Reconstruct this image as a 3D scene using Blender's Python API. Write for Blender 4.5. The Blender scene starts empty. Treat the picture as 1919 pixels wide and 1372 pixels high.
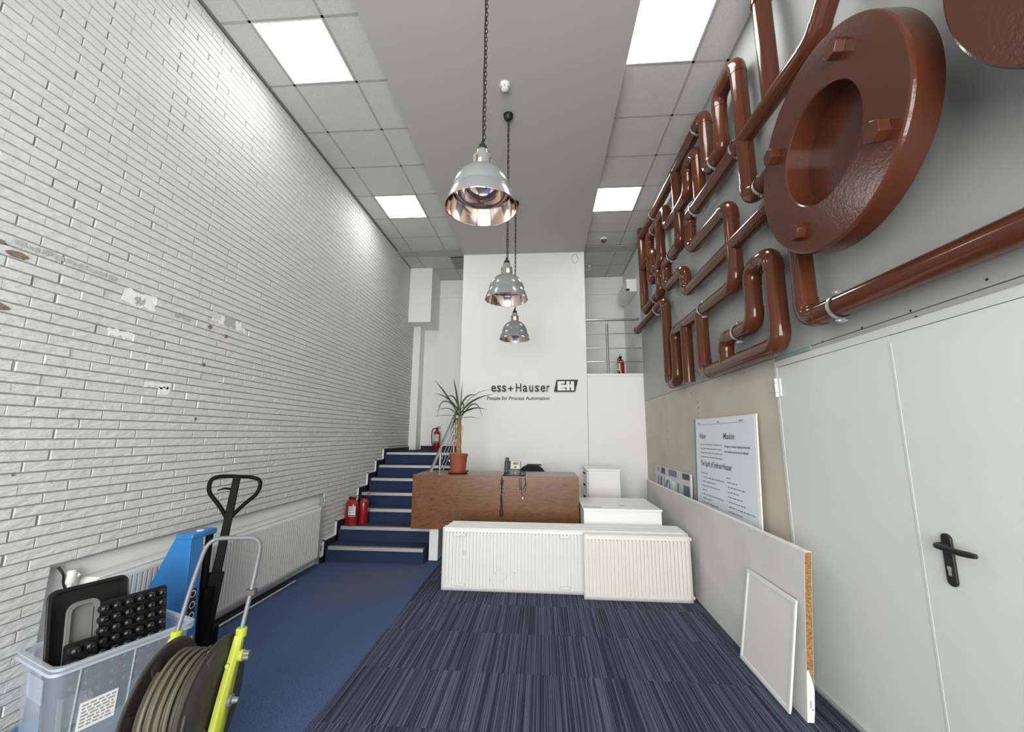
import bpy, math, random
from mathutils import Vector, Matrix

random.seed(7)
C = bpy.context.scene.collection
PI = math.pi

# ------------------------------------------------------------------ camera
sc = bpy.context.scene
cam_d = bpy.data.cameras.new('camera')
cam = bpy.data.objects.new('camera', cam_d)
C.objects.link(cam)
FPX, PITCH, YAW, ROLL = 765.09, 0.1671, -0.0751, 0.0072
cam_d.sensor_fit = 'HORIZONTAL'
cam_d.sensor_width = 36.0
cam_d.lens = FPX / 1919 * 36.0
cam_d.clip_start = 0.05
fw = Vector((math.sin(YAW) * math.cos(PITCH), math.cos(YAW) * math.cos(PITCH), math.sin(PITCH)))
r0 = Vector((math.cos(YAW), -math.sin(YAW), 0))
u0 = r0.cross(fw)
rt = math.cos(ROLL) * r0 + math.sin(ROLL) * u0
up = -math.sin(ROLL) * r0 + math.cos(ROLL) * u0
m = Matrix((rt, up, -fw)).transposed().to_4x4()
m.translation = (0, 0, 1.48)
cam.matrix_world = m
sc.camera = cam

# ------------------------------------------------------------------ world, daylight, exposure
sc.view_settings.view_transform = 'Standard'
sc.view_settings.look = 'None'
sc.view_settings.gamma = 1.0
sc.view_settings.use_curve_mapping = False
sc.view_settings.exposure = 0.23
world = bpy.data.worlds.new('world')
sc.world = world
world.use_nodes = True
world.node_tree.nodes['Background'].inputs[0].default_value = (0.92, 0.96, 1.0, 1)
world.node_tree.nodes['Background'].inputs[1].default_value = 1.0
PANEL_STRENGTH = 12.0
# daylight through the glazed street front behind the camera
ld = bpy.data.lights.new('street_daylight', 'AREA')
ld.shape = 'RECTANGLE'; ld.size = 3.4; ld.size_y = 3.1; ld.energy = 370; ld.color = (1.0, 0.985, 0.955)
lo = bpy.data.objects.new('street_daylight', ld); C.objects.link(lo)
lo.location = (-0.45, -2.62, 1.75); lo.rotation_euler = (math.radians(90), 0, 0)


# ------------------------------------------------------------------ materials
def mat(name, col, rough=0.6, metal=0.0, bump=0.0, bscale=60.0, var=0.0, vscale=8.0, stretch=None,
        emit=None, estr=0.0, trans=0.0, alpha=1.0, coat=0.0, spec=0.5, col2=None, ior=1.45):
    M = bpy.data.materials.new(name)
    M.use_nodes = True
    nt = M.node_tree
    b = nt.nodes['Principled BSDF']
    b.inputs['Base Color'].default_value = (*col, 1)
    b.inputs['Roughness'].default_value = rough
    b.inputs['Metallic'].default_value = metal
    b.inputs['Specular IOR Level'].default_value = spec
    b.inputs['Transmission Weight'].default_value = trans
    b.inputs['IOR'].default_value = ior
    b.inputs['Alpha'].default_value = alpha
    b.inputs['Coat Weight'].default_value = coat
    b.inputs['Coat Roughness'].default_value = 0.08
    if emit:
        b.inputs['Emission Color'].default_value = (*emit, 1)
        b.inputs['Emission Strength'].default_value = estr
    geo = nt.nodes.new('ShaderNodeNewGeometry')
    vec = geo.outputs['Position']
    if stretch:
        mp = nt.nodes.new('ShaderNodeMapping')
        mp.inputs['Scale'].default_value = stretch
        nt.links.new(vec, mp.inputs['Vector'])
        vec = mp.outputs['Vector']
    if var or col2:
        n = nt.nodes.new('ShaderNodeTexNoise')
        n.inputs['Scale'].default_value = vscale
        n.inputs['Detail'].default_value = 5
        nt.links.new(vec, n.inputs['Vector'])
        r = nt.nodes.new('ShaderNodeValToRGB')
        c2 = col2 if col2 else tuple(max(0, c * (1 - var)) for c in col)
        c1 = col if col2 else tuple(min(1, c * (1 + var)) for c in col)
        r.color_ramp.elements[0].position = 0.32; r.color_ramp.elements[0].color = (*c2, 1)
        r.color_ramp.elements[1].position = 0.68; r.color_ramp.elements[1].color = (*c1, 1)
        nt.links.new(n.outputs['Fac'], r.inputs['Fac'])
        nt.links.new(r.outputs['Color'], b.inputs['Base Color'])
    if bump:
        n2 = nt.nodes.new('ShaderNodeTexNoise')
        n2.inputs['Scale'].default_value = bscale
        n2.inputs['Detail'].default_value = 4
        nt.links.new(vec, n2.inputs['Vector'])
        bp = nt.nodes.new('ShaderNodeBump')
        bp.inputs['Strength'].default_value = bump
        bp.inputs['Distance'].default_value = 0.01
        nt.links.new(n2.outputs['Fac'], bp.inputs['Height'])
        nt.links.new(bp.outputs['Normal'], b.inputs['Normal'])
    return M


WHITE = (0.74, 0.75, 0.735)
M = {}
M['brick'] = mat('painted_brick', (0.64, 0.645, 0.63), 0.7, bump=0.75, bscale=20, var=0.03, vscale=3, stretch=(1, 1, 2.8))
M['mortar'] = mat('painted_mortar', (0.30, 0.30, 0.296), 0.8, bump=0.2, bscale=90)  # grey mortar, darkened so its colour holds the shadow in the joints
M['plaster_patch'] = mat('bare_plaster', (0.84, 0.86, 0.87), 0.8, bump=0.2, bscale=40)
M['grey_patch'] = mat('grey_adhesive', (0.46, 0.46, 0.45), 0.9, bump=0.4, bscale=50, var=0.1)
M['stain'] = mat('brown_stain', (0.20, 0.165, 0.135), 0.9, bump=0.3, bscale=80, var=0.2, vscale=40)
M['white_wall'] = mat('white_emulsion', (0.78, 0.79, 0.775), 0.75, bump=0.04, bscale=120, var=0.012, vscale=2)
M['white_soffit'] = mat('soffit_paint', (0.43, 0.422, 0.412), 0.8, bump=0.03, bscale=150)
M['grey_panel'] = mat('grey_wall_panel', (0.365, 0.375, 0.367), 0.55, bump=0.04, bscale=120, var=0.035, vscale=2.5)
M['beige_panel'] = mat('beige_wall_panel', (0.50, 0.46, 0.375), 0.7, bump=0.08, bscale=100, var=0.06, vscale=3)
M['door'] = mat('grey_white_door_paint', (0.62, 0.64, 0.615), 0.42, bump=0.03, bscale=300, var=0.01)
M['door_frame'] = mat('door_frame_paint', (0.58, 0.60, 0.575), 0.45)
M['tile'] = mat('mineral_tile', (0.545, 0.545, 0.53), 0.9, bump=0.25, bscale=220, var=0.10, vscale=170)
M['tbar'] = mat('ceiling_rail_grey', (0.37, 0.365, 0.35), 0.5)
M['diffuser'] = mat('lit_diffuser', (0.9, 0.9, 0.9), 0.5, emit=(1.0, 0.99, 0.955), estr=PANEL_STRENGTH)
M['white_metal'] = mat('white_enamel', (0.70, 0.705, 0.69), 0.32, var=0.012, vscale=5)
M['cream_metal'] = mat('cream_enamel', (0.69, 0.685, 0.635), 0.34, var=0.02, vscale=5)
M['fin'] = mat('dusty_fin_metal', (0.29, 0.265, 0.225), 0.6)  # brown-beige, darker than the enamel panels around the fins
M['white_lam'] = mat('white_laminate', (0.80, 0.805, 0.80), 0.35)
M['shadow_gap'] = mat('dark_gap', (0.03, 0.03, 0.032), 0.8)
M['black_skirt'] = mat('dark_navy_skirting', (0.012, 0.015, 0.024), 0.6)
M['nosing'] = mat('grey_aluminium_nosing', (0.42, 0.43, 0.43), 0.45, 0.5)
M['step'] = mat('blue_stair_carpet', (0.017, 0.031, 0.078), 0.95, bump=0.5, bscale=500, var=0.25, vscale=260)
M['carpet'] = mat('blue_carpet', (0.078, 0.132, 0.270), 0.95, bump=0.5, bscale=400, col2=(0.020, 0.046, 0.130), vscale=150)


def worn_patch(Mt, c, rad, col):
    """a trodden brownish patch in the carpet around c"""
    nt = Mt.node_tree; b = nt.nodes['Principled BSDF']
    old = b.inputs['Base Color'].links[0].from_socket
    geo = nt.nodes.new('ShaderNodeNewGeometry')
    mp = nt.nodes.new('ShaderNodeMapping'); mp.vector_type = 'POINT'
    mp.inputs['Location'].default_value = (-c[0] / rad[0], -c[1] / rad[1], 0); mp.inputs['Scale'].default_value = (1 / rad[0], 1 / rad[1], 0)
    nt.links.new(geo.outputs['Position'], mp.inputs['Vector'])
    ln = nt.nodes.new('ShaderNodeVectorMath'); ln.operation = 'LENGTH'; nt.links.new(mp.outputs[0], ln.inputs[0])
    nz = nt.nodes.new('ShaderNodeTexNoise'); nz.inputs['Scale'].default_value = 4; nz.inputs['Detail'].default_value = 4
    nt.links.new(geo.outputs['Position'], nz.inputs['Vector'])
    ma = nt.nodes.new('ShaderNodeMath'); ma.operation = 'MULTIPLY_ADD'; ma.inputs[1].default_value = 0.9
    nt.links.new(nz.outputs['Fac'], ma.inputs[0]); nt.links.new(ln.outputs['Value'], ma.inputs[2])
    r = nt.nodes.new('ShaderNodeMapRange'); r.inputs['From Min'].default_value = 0.55; r.inputs['From Max'].default_value = 1.45
    r.inputs['To Min'].default_value = 0.75; r.inputs['To Max'].default_value = 0.0
    nt.links.new(ma.outputs[0], r.inputs['Value'])
    mx = nt.nodes.new('ShaderNodeMix'); mx.data_type = 'RGBA'
    nt.links.new(r.outputs[0], mx.inputs['Factor']); nt.links.new(old, mx.inputs['A']); mx.inputs['B'].default_value = (*col, 1)
    nt.links.new(mx.outputs['Result'], b.inputs['Base Color'])


worn_patch(M['carpet'], (-1.75, 4.35), (0.60, 0.80), (0.095, 0.098, 0.115))
M['pipe'] = mat('brown_pvc', (0.088, 0.0265, 0.0125), 0.12, spec=0.5)
M['flange'] = mat('brown_gloss_paint', (0.080, 0.0235, 0.0115), 0.18, bump=0.085, bscale=65, spec=0.55)
M['zinc'] = mat('zinc_plated_steel', (0.62, 0.63, 0.63), 0.35, 0.9)
M['steel'] = mat('brushed_steel', (0.46, 0.455, 0.435), 0.28, 1.0)
M['alu'] = mat('grey_tube_paint', (0.17, 0.18, 0.19), 0.4, 0.2)
M['black'] = mat('black_plastic', (0.012, 0.012, 0.013), 0.42)
M['black_metal'] = mat('black_enamel', (0.004, 0.004, 0.004), 0.5, spec=0.12)
M['rubber'] = mat('black_rubber', (0.02, 0.02, 0.02), 0.7)
M['shade'] = mat('grey_lamp_enamel', (0.20, 0.21, 0.215), 0.25, coat=0.4)
M['copper_mirror'] = mat('polished_reflector', (0.80, 0.68, 0.62), 0.10, 1.0)
M['lamp_glow'] = mat('lamp_bulb', (0.9, 0.75, 0.5), 0.5, emit=(1.0, 0.66, 0.30), estr=2.2)
M['red'] = mat('extinguisher_red', (0.25, 0.010, 0.012), 0.28, coat=0.4)
M['label_white'] = mat('label_white', (0.75, 0.75, 0.74), 0.6)
M['label_grey'] = mat('label_grey_print', (0.28, 0.28, 0.29), 0.7)
M['label_green'] = mat('label_green_print', (0.06, 0.13, 0.07), 0.7)
M['alarm_red'] = mat('alarm_red', (0.22, 0.02, 0.02), 0.4)
M['terracotta'] = mat('terracotta_plastic', (0.26, 0.068, 0.034), 0.6, var=0.1)
M['soil'] = mat('potting_soil', (0.03, 0.022, 0.016), 1.0, bump=0.8, bscale=120)
M['bark'] = mat('yellow_brown_bark', (0.42, 0.27, 0.10), 0.8, bump=0.7, bscale=90, col2=(0.17, 0.09, 0.03), vscale=60, stretch=(1, 1, 2))
M['leaf'] = mat('yucca_leaf_green', (0.045, 0.075, 0.022), 0.5, col2=(0.02, 0.035, 0.014), vscale=14)
M['leaf_dry'] = mat('grey_green_leaf', (0.10, 0.12, 0.075), 0.6)
M['phone_dark'] = mat('phone_charcoal', (0.075, 0.078, 0.085), 0.45)
M['phone_silver'] = mat('phone_silver', (0.62, 0.58, 0.50), 0.4)
M['phone_screen'] = mat('phone_screen', (0.24, 0.23, 0.16), 0.3)
M['chair_fabric'] = mat('charcoal_fabric', (0.022, 0.02, 0.022), 0.9, bump=0.3, bscale=300)
M['paper_blue'] = mat('poster_print_pale_blue', (0.70, 0.745, 0.81), 0.5)
M['foam_edge'] = mat('foam_board_edge', (0.82, 0.82, 0.80), 0.7)
M['blue_edge'] = mat('poster_blue_edge', (0.045, 0.20, 0.42), 0.5)
M['ink'] = mat('dark_print_ink', (0.085, 0.08, 0.095), 0.6)
M['ink_soft'] = mat('grey_print_ink', (0.24, 0.255, 0.29), 0.6)
M['navy_print'] = mat('navy_print', (0.10, 0.13, 0.24), 0.6)
M['slate_print'] = mat('slate_print', (0.11, 0.155, 0.22), 0.6)
M['violet_print'] = mat('violet_print', (0.17, 0.17, 0.30), 0.6)
M['light_print'] = mat('light_print', (0.55, 0.57, 0.60), 0.6)
M['sign_black'] = mat('sign_black', (0.008, 0.008, 0.008), 0.5)
M['sign_white'] = mat('sign_white', (0.80, 0.81, 0.80), 0.5)
M['board_face'] = mat('grey_board_laminate', (0.58, 0.58, 0.55), 0.5, var=0.05, vscale=3)
M['board_edge'] = mat('white_board_edge', (0.76, 0.76, 0.73), 0.5)
M['scuff'] = mat('scuff_mark', (0.24, 0.235, 0.23), 0.8)
M['chip'] = mat('raw_chipboard', (0.42, 0.23, 0.085), 0.9, bump=0.6, bscale=150, col2=(0.17, 0.075, 0.025), vscale=120)
M['panel_lens'] = mat('frosted_lens', (0.66, 0.655, 0.615), 0.55)
M['truck_blue'] = mat('truck_blue_paint', (0.022, 0.165, 0.43), 0.38, coat=0.2, var=0.06, vscale=12)
M['green_plastic'] = mat('lime_plastic', (0.44, 0.50, 0.05), 0.42, var=0.04)
M['reel_grey'] = mat('reel_dark_plastic', (0.060, 0.057, 0.050), 0.6, bump=0.06, bscale=20, var=0.12, vscale=10)
M['hose'] = mat('olive_hose', (0.060, 0.056, 0.040), 0.55)
M['hose_stripe'] = mat('tan_hose', (0.115, 0.10, 0.066), 0.5)
M['tray_black'] = mat('tray_black_plastic', (0.008, 0.008, 0.009), 0.38)
M['tray_clear'] = mat('cloudy_grey_plastic', (0.19, 0.19, 0.188), 0.45, alpha=0.72, var=0.1)
M['bin'] = mat('frosted_clear_plastic', (0.47, 0.54, 0.63), 0.35, alpha=0.34, spec=0.6)
M['bin_rim'] = mat('frosted_clear_rim', (0.55, 0.62, 0.70), 0.35, alpha=0.60, spec=0.6)
M['teal'] = mat('teal_strip', (0.22, 0.34, 0.31), 0.6)
M['yellow'] = mat('yellow_plastic', (0.70, 0.50, 0.03), 0.5)
M['frame_dark'] = mat('window_frame_grey', (0.2, 0.2, 0.2), 0.5)  # window frames, and the shadow colour of the left ceiling edge trim


def mat_wood():
    Mw = bpy.data.materials.new('brown_burl_laminate')
    Mw.use_nodes = True
    nt = Mw.node_tree; b = nt.nodes['Principled BSDF']
    geo = nt.nodes.new('ShaderNodeNewGeometry')
    mp = nt.nodes.new('ShaderNodeMapping'); mp.inputs['Scale'].default_value = (5.5, 5.5, 24)
    nt.links.new(geo.outputs['Position'], mp.inputs['Vector'])
    n = nt.nodes.new('ShaderNodeTexNoise'); n.inputs['Scale'].default_value = 2.4
    n.inputs['Detail'].default_value = 10; n.inputs['Roughness'].default_value = 0.68; n.inputs['Distortion'].default_value = 0.5
    nt.links.new(mp.outputs['Vector'], n.inputs['Vector'])
    r = nt.nodes.new('ShaderNodeValToRGB')
    e = r.color_ramp.elements
    e[0].position = 0.33; e[0].color = (0.016, 0.0075, 0.0035, 1)
    e[1].position = 0.72; e[1].color = (0.215, 0.098, 0.045, 1)
    k = e.new(0.39); k.color = (0.138, 0.059, 0.025, 1)
    k = e.new(0.55); k.color = (0.170, 0.075, 0.033, 1)
    nt.links.new(n.outputs['Fac'], r.inputs['Fac'])
    nt.links.new(r.outputs['Color'], b.inputs['Base Color'])
    b.inputs['Roughness'].default_value = 0.25
    b.inputs['Specular IOR Level'].default_value = 0.3
    return Mw


M['wood'] = mat_wood()


def mat_stripe():
    """striped carpet tile: uneven narrow stripes running along y, shifted from tile to tile"""
    Ms = bpy.data.materials.new('striped_carpet_tile')
    Ms.use_nodes = True
    nt = Ms.node_tree; b = nt.nodes['Principled BSDF']
    geo = nt.nodes.new('ShaderNodeNewGeometry')
    oi = nt.nodes.new('ShaderNodeObjectInfo')
    sep = nt.nodes.new('ShaderNodeSeparateXYZ'); nt.links.new(geo.outputs['Position'], sep.inputs[0])
    ad = nt.nodes.new('ShaderNodeMath'); ad.operation = 'MULTIPLY_ADD'
    nt.links.new(oi.outputs['Random'], ad.inputs[0]); ad.inputs[1].default_value = 13.0
    nt.links.new(sep.outputs['X'], ad.inputs[2])
    cmb = nt.nodes.new('ShaderNodeCombineXYZ')
    nt.links.new(ad.outputs[0], cmb.inputs['X'])
    ys = nt.nodes.new('ShaderNodeMath'); ys.operation = 'MULTIPLY'; ys.inputs[1].default_value = 0.006
    nt.links.new(sep.outputs['Y'], ys.inputs[0]); nt.links.new(ys.outputs[0], cmb.inputs['Y'])
    n1 = nt.nodes.new('ShaderNodeTexNoise'); n1.inputs['Scale'].default_value = 330; n1.inputs['Detail'].default_value = 0
    nt.links.new(cmb.outputs[0], n1.inputs['Vector'])
    sc_ = nt.nodes.new('ShaderNodeMath'); sc_.operation = 'MULTIPLY'; sc_.inputs[1].default_value = 230
    nt.links.new(ad.outputs[0], sc_.inputs[0])
    fl = nt.nodes.new('ShaderNodeMath'); fl.operation = 'FLOOR'; nt.links.new(sc_.outputs[0], fl.inputs[0])
    wn = nt.nodes.new('ShaderNodeTexWhiteNoise'); wn.noise_dimensions = '1D'; nt.links.new(fl.outputs[0], wn.inputs['W'])
    n = nt.nodes.new('ShaderNodeMix'); n.data_type = 'FLOAT'; n.inputs['Factor'].default_value = 0.5
    nt.links.new(n1.outputs['Fac'], n.inputs['A']); nt.links.new(wn.outputs['Value'], n.inputs['B'])
    r = nt.nodes.new('ShaderNodeValToRGB'); e = r.color_ramp.elements
    e[0].position = 0.30; e[0].color = (0.006, 0.009, 0.024, 1)
    e[1].position = 0.74; e[1].color = (0.118, 0.138, 0.205, 1)
    k = e.new(0.50); k.color = (0.031, 0.042, 0.084, 1)
    nt.links.new(n.outputs['Result'], r.inputs['Fac'])
    f = nt.nodes.new('ShaderNodeTexNoise'); f.inputs['Scale'].default_value = 420
    nt.links.new(geo.outputs['Position'], f.inputs['Vector'])
    mx = nt.nodes.new('ShaderNodeMix'); mx.data_type = 'RGBA'; mx.blend_type = 'MULTIPLY'
    mx.inputs['Factor'].default_value = 0.45
    nt.links.new(r.outputs['Color'], mx.inputs['A']); nt.links.new(f.outputs['Color'], mx.inputs['B'])
    nt.links.new(mx.outputs['Result'], b.inputs['Base Color'])
    b.inputs['Roughness'].default_value = 0.95
    bp = nt.nodes.new('ShaderNodeBump'); bp.inputs['Strength'].default_value = 0.4; bp.inputs['Distance'].default_value = 0.004
    nt.links.new(n.outputs['Result'], bp.inputs['Height']); nt.links.new(bp.outputs['Normal'], b.inputs['Normal'])
    return Ms


M['stripe'] = mat_stripe()


# ------------------------------------------------------------------ mesh helpers
class MB:
    def __init__(s):
        s.v = []; s.f = []

    def add(s, vs, fs):
        o = len(s.v); s.v += [tuple(v) for v in vs]; s.f += [tuple(i + o for i in f) for f in fs]
        return s

    def box(s, x0, x1, y0, y1, z0, z1, Mx=None):
        vs = [Vector((x, y, z)) for x in (x0, x1) for y in (y0, y1) for z in (z0, z1)]
        if Mx: vs = [Mx @ v for v in vs]
        return s.add(vs, [(0, 1, 3, 2), (4, 6, 7, 5), (0, 4, 5, 1), (2, 3, 7, 6), (0, 2, 6, 4), (1, 5, 7, 3)])

    def prism(s, poly, fn, t0, t1):
        """poly: 2-d outline; fn(a, b, t) -> 3-d point; solid between t0 and t1"""
        n = len(poly)
        vs = [fn(a, b, t0) for a, b in poly] + [fn(a, b, t1) for a, b in poly]
        fs = [tuple(range(n))[::-1], tuple(range(n, 2 * n))] + [(i, (i + 1) % n, n + (i + 1) % n, n + i) for i in range(n)]
        return s.add(vs, fs)

    def tube(s, pts, r, n=12, caps=True):
        pts = [Vector(p) for p in pts]
        if not hasattr(r, '__len__'): r = [r] * len(pts)
        t = (pts[1] - pts[0]).normalized()
        a = t.orthogonal().normalized()
        vs = []
        for i, p in enumerate(pts):
            if 0 < i < len(pts) - 1:
                t2 = ((pts[i + 1] - p).normalized() + (p - pts[i - 1]).normalized())
            else:
                t2 = (pts[i] - pts[i - 1]) if i else (pts[1] - pts[0])
            if t2.length > 1e-9: t2 = t2.normalized()
            else: t2 = t
            q = t.rotation_difference(t2); a = (q @ a); a = (a - t2 * a.dot(t2)).normalized(); t = t2
            bb = t.cross(a)
            for k in range(n):
                w = 2 * PI * k / n
                vs.append(p + (a * math.cos(w) + bb * math.sin(w)) * r[i])
        fs = []
        for i in range(len(pts) - 1):
            for k in range(n):
                fs.append((i * n + k, i * n + (k + 1) % n, (i + 1) * n + (k + 1) % n, (i + 1) * n + k))
        if caps:
            fs.append(tuple(range(n))[::-1]); fs.append(tuple((len(pts) - 1) * n + k for k in range(n)))
        return s.add(vs, fs)

    def lathe(s, prof, c=(0, 0, 0), axis='z', n=32, closed=False):
        vs = []
        for r, h in prof:
            for k in range(n):
                w = 2 * PI * k / n
                a, b = r * math.cos(w), r * math.sin(w)
                p = {'z': (a, b, h), 'x': (h, a, b), 'y': (b, h, a)}[axis]
                vs.append((p[0] + c[0], p[1] + c[1], p[2] + c[2]))
        m_ = len(prof); fs = []
        for i in range(m_ if closed else m_ - 1):
            j = (i + 1) % m_
            for k in range(n):
                fs.append((i * n + k, i * n + (k + 1) % n, j * n + (k + 1) % n, j * n + k))
        if not closed:
            if prof[0][0] > 1e-6: fs.append(tuple(range(n))[::-1])
            if prof[-1][0] > 1e-6: fs.append(tuple((m_ - 1) * n + k for k in range(n)))
        return s.add(vs, fs)

    def ring(s, c, axis, R, r, n=24, k=8):
        prof = [(R + r * math.cos(2 * PI * i / k), r * math.sin(2 * PI * i / k)) for i in range(k)]
        return s.lathe(prof, c, axis, n, closed=True)

    def sheet(s, grid, thick=None):
        """grid: rows of points -> open surface"""
        w = len(grid[0]); vs = [p for row in grid for p in row]
        fs = [(i * w + j, i * w + j + 1, (i + 1) * w + j + 1, (i + 1) * w + j) for i in range(len(grid) - 1) for j in range(w - 1)]
        return s.add(vs, fs)

    def mesh(s, name, mt, off=(0, 0, 0), smooth=False, angle=38):
        me = bpy.data.meshes.new(name)
        me.from_pydata([(v[0] - off[0], v[1] - off[1], v[2] - off[2]) for v in s.v], [], s.f)
        me.materials.append(M[mt] if isinstance(mt, str) else mt)
        import bmesh
        bm = bmesh.new(); bm.from_mesh(me)
        bmesh.ops.remove_doubles(bm, verts=bm.verts, dist=1e-6)
        bmesh.ops.recalc_face_normals(bm, faces=bm.faces)
        bm.to_mesh(me); bm.free()
        if smooth:
            me.polygons.foreach_set('use_smooth', [True] * len(me.polygons))
            me.set_sharp_from_angle(angle=math.radians(angle))
        me.update()
        return me

    def obj(s, name, mt, parent=None, smooth=False, bevel=0.0, seg=2, angle=38, solid=0.0):
        off = (0, 0, 0); p = parent
        while p is not None:
            off = tuple(o + l for o, l in zip(off, p.location)); p = p.parent
        o = bpy.data.objects.new(name, s.mesh(name, mt, off, smooth or bevel > 0, angle))
        C.objects.link(o)
        if parent: o.parent = parent
        if solid:
            md = o.modifiers.new('solid', 'SOLIDIFY'); md.thickness = solid; md.offset = 0
        if bevel:
            md = o.modifiers.new('bevel', 'BEVEL'); md.width = bevel; md.segments = seg
            md.limit_method = 'ANGLE'; md.angle_limit = math.radians(40)
        return o


def thing(name, label, cat, loc=(0, 0, 0), group=None):
    o = bpy.data.objects.new(name, None); C.objects.link(o)
    o.location = loc; o.empty_display_size = 0.1
    o['label'] = label; o['category'] = cat
    if group: o['group'] = group
    return o


def tag(o, label, cat, group=None):
    o['label'] = label; o['category'] = cat
    if group: o['group'] = group
    return o


def struct(o):
    o['kind'] = 'structure'
    return o


def root(name):
    o = bpy.data.objects.new(name, None); C.objects.link(o); o['kind'] = 'structure'
    return o


def stuff(o):
    o['kind'] = 'stuff'; return o


def box(name, mt, parent, x0, x1, y0, y1, z0, z1, bevel=0.0, seg=2, Mx=None):
    return MB().box(x0, x1, y0, y1, z0, z1, Mx).obj(name, mt, parent, bevel=bevel, seg=seg)


def dup(src, loc, rotz=0.0, label=None):
    def cp(o, parent):
        c = o.copy(); C.objects.link(c); c.parent = parent
        for ch in [x for x in bpy.data.objects if x.parent == o]:
            cp(ch, c)
        return c
    r = cp(src, None); r.location = loc; r.rotation_euler = (0, 0, rotz)
    if label: r['label'] = label
    return r


def rounded(x0, x1, y0, y1, r, n=5):
    pts = []
    for cx, cy, a0 in ((x1 - r, y1 - r, 0), (x0 + r, y1 - r, 90), (x0 + r, y0 + r, 180), (x1 - r, y0 + r, 270)):
        for i in range(n + 1):
            a = math.radians(a0 + 90 * i / n); pts.append((cx + r * math.cos(a), cy + r * math.sin(a)))
    return pts


def corner_path(pts, r, n=6):
    """round the corners of a polyline"""
    pts = [Vector(p) for p in pts]; out = [pts[0]]
    for i in range(1, len(pts) - 1):
        a, p, b = pts[i - 1], pts[i], pts[i + 1]
        d1 = (a - p).normalized(); d2 = (b - p).normalized()
        rr = min(r, (a - p).length * 0.5, (b - p).length * 0.5)
        for k in range(n + 1):
            t = k / n
            out.append((p + d1 * rr) * (1 - t) ** 2 + p * 2 * t * (1 - t) + (p + d2 * rr) * t ** 2)
    out.append(pts[-1])
    return out


def glyphs(body, bold=1.0):
    """flat outline mesh of a text, normalised to the unit box"""
    cu = bpy.data.curves.new('text', 'FONT'); cu.body = body; cu.resolution_u = 3; cu.offset = 0.016 * bold
    o = bpy.data.objects.new('text', cu); C.objects.link(o)
    dg = bpy.context.evaluated_depsgraph_get(); dg.update()
    ev = o.evaluated_get(dg); me = ev.to_mesh()
    vs = [tuple(v.co) for v in me.vertices]; fs = [tuple(p.vertices) for p in me.polygons]
    ev.to_mesh_clear(); bpy.data.objects.remove(o); bpy.data.curves.remove(cu)
    xs = [v[0] for v in vs]; ys = [v[1] for v in vs]
    x0, x1, y0, y1 = min(xs), max(xs), min(ys), max(ys)
    return [((v[0] - x0) / (x1 - x0), (v[1] - y0) / (y1 - y0)) for v in vs], fs


def text_solid(mb, body, fn, a0, a1, b0, b1, t0, t1):
    """text filling the box a0..a1 x b0..b1, solid between t0 and t1 (fn maps a, b, t to space)"""
    vs, fs = glyphs(body, 1.0 if len(body) < 30 else 0.4)
    n = len(vs)
    P = [(a0 + u * (a1 - a0), b0 + w * (b1 - b0)) for u, w in vs]
    V = [fn(a, b, t0) for a, b in P] + [fn(a, b, t1) for a, b in P]
    cnt = {}
    for f in fs:
        for i in range(len(f)):
            e = (f[i], f[(i + 1) % len(f)]); cnt[tuple(sorted(e))] = cnt.get(tuple(sorted(e)), 0) + 1
    F = [f for f in fs] + [tuple(i + n for i in f)[::-1] for f in fs]
    for f in fs:
        for i in range(len(f)):
            a, b = f[i], f[(i + 1) % len(f)]
            if cnt[tuple(sorted((a, b)))] == 1: F.append((a, b, b + n, a + n))
    mb.add(V, F)
    return mb


# ------------------------------------------------------------------ dimensions
XL, XR = -2.568, 1.63
ZC, ZS = 4.695, 4.595           # tile ceiling, dropped soffit
YB, YBK, YREAR = 6.68, 8.10, -2.6
CXL, CXR = -1.368, 0.725        # centre column / soffit edges
LAND, MEZZ = 1.185, 2.475

# ------------------------------------------------------------------ floor
floor = struct(MB().box(XL - 0.3, XR + 0.1, YREAR, YB + 0.02, -0.12, 0.0).obj('floor', 'carpet'))
TX = -1.205
tm = {}
iy = 0
y = 3.358 - 0.52 * 12
while y < YB - 0.02:
    x = TX
    while x < XR - 0.02:
        x1 = min(x + 0.5, XR); y1 = min(y + 0.52, YB)
        if y > YREAR:
            key = (round(x1 - x, 3), round(y1 - y, 3))
            if key not in tm:
                tm[key] = MB().box(0.0004, key[0] - 0.0004, 0.0004, key[1] - 0.0004, -0.004, 0.004).mesh('carpet_tile', 'stripe')
            o = bpy.data.objects.new('carpet_tile', tm[key]); C.objects.link(o)
            o.parent = floor; o.location = (x, y, 0)
        x += 0.5
    y += 0.52
# worn brownish patch in front of the stairs
# ------------------------------------------------------------------ left wall: painted brick slips
NZ, NY0, NY1 = 0.777, 2.096, 4.82   # radiator niche
wm = MB()
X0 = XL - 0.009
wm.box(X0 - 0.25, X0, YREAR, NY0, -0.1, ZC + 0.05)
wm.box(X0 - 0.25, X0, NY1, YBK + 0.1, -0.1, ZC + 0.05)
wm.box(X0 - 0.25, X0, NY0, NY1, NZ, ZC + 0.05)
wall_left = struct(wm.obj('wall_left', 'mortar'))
box('niche_back', 'white_wall', wall_left, X0 - 0.26, X0 - 0.045, NY0 - 0.01, NY1 + 0.01, -0.1, NZ + 0.02)

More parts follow.
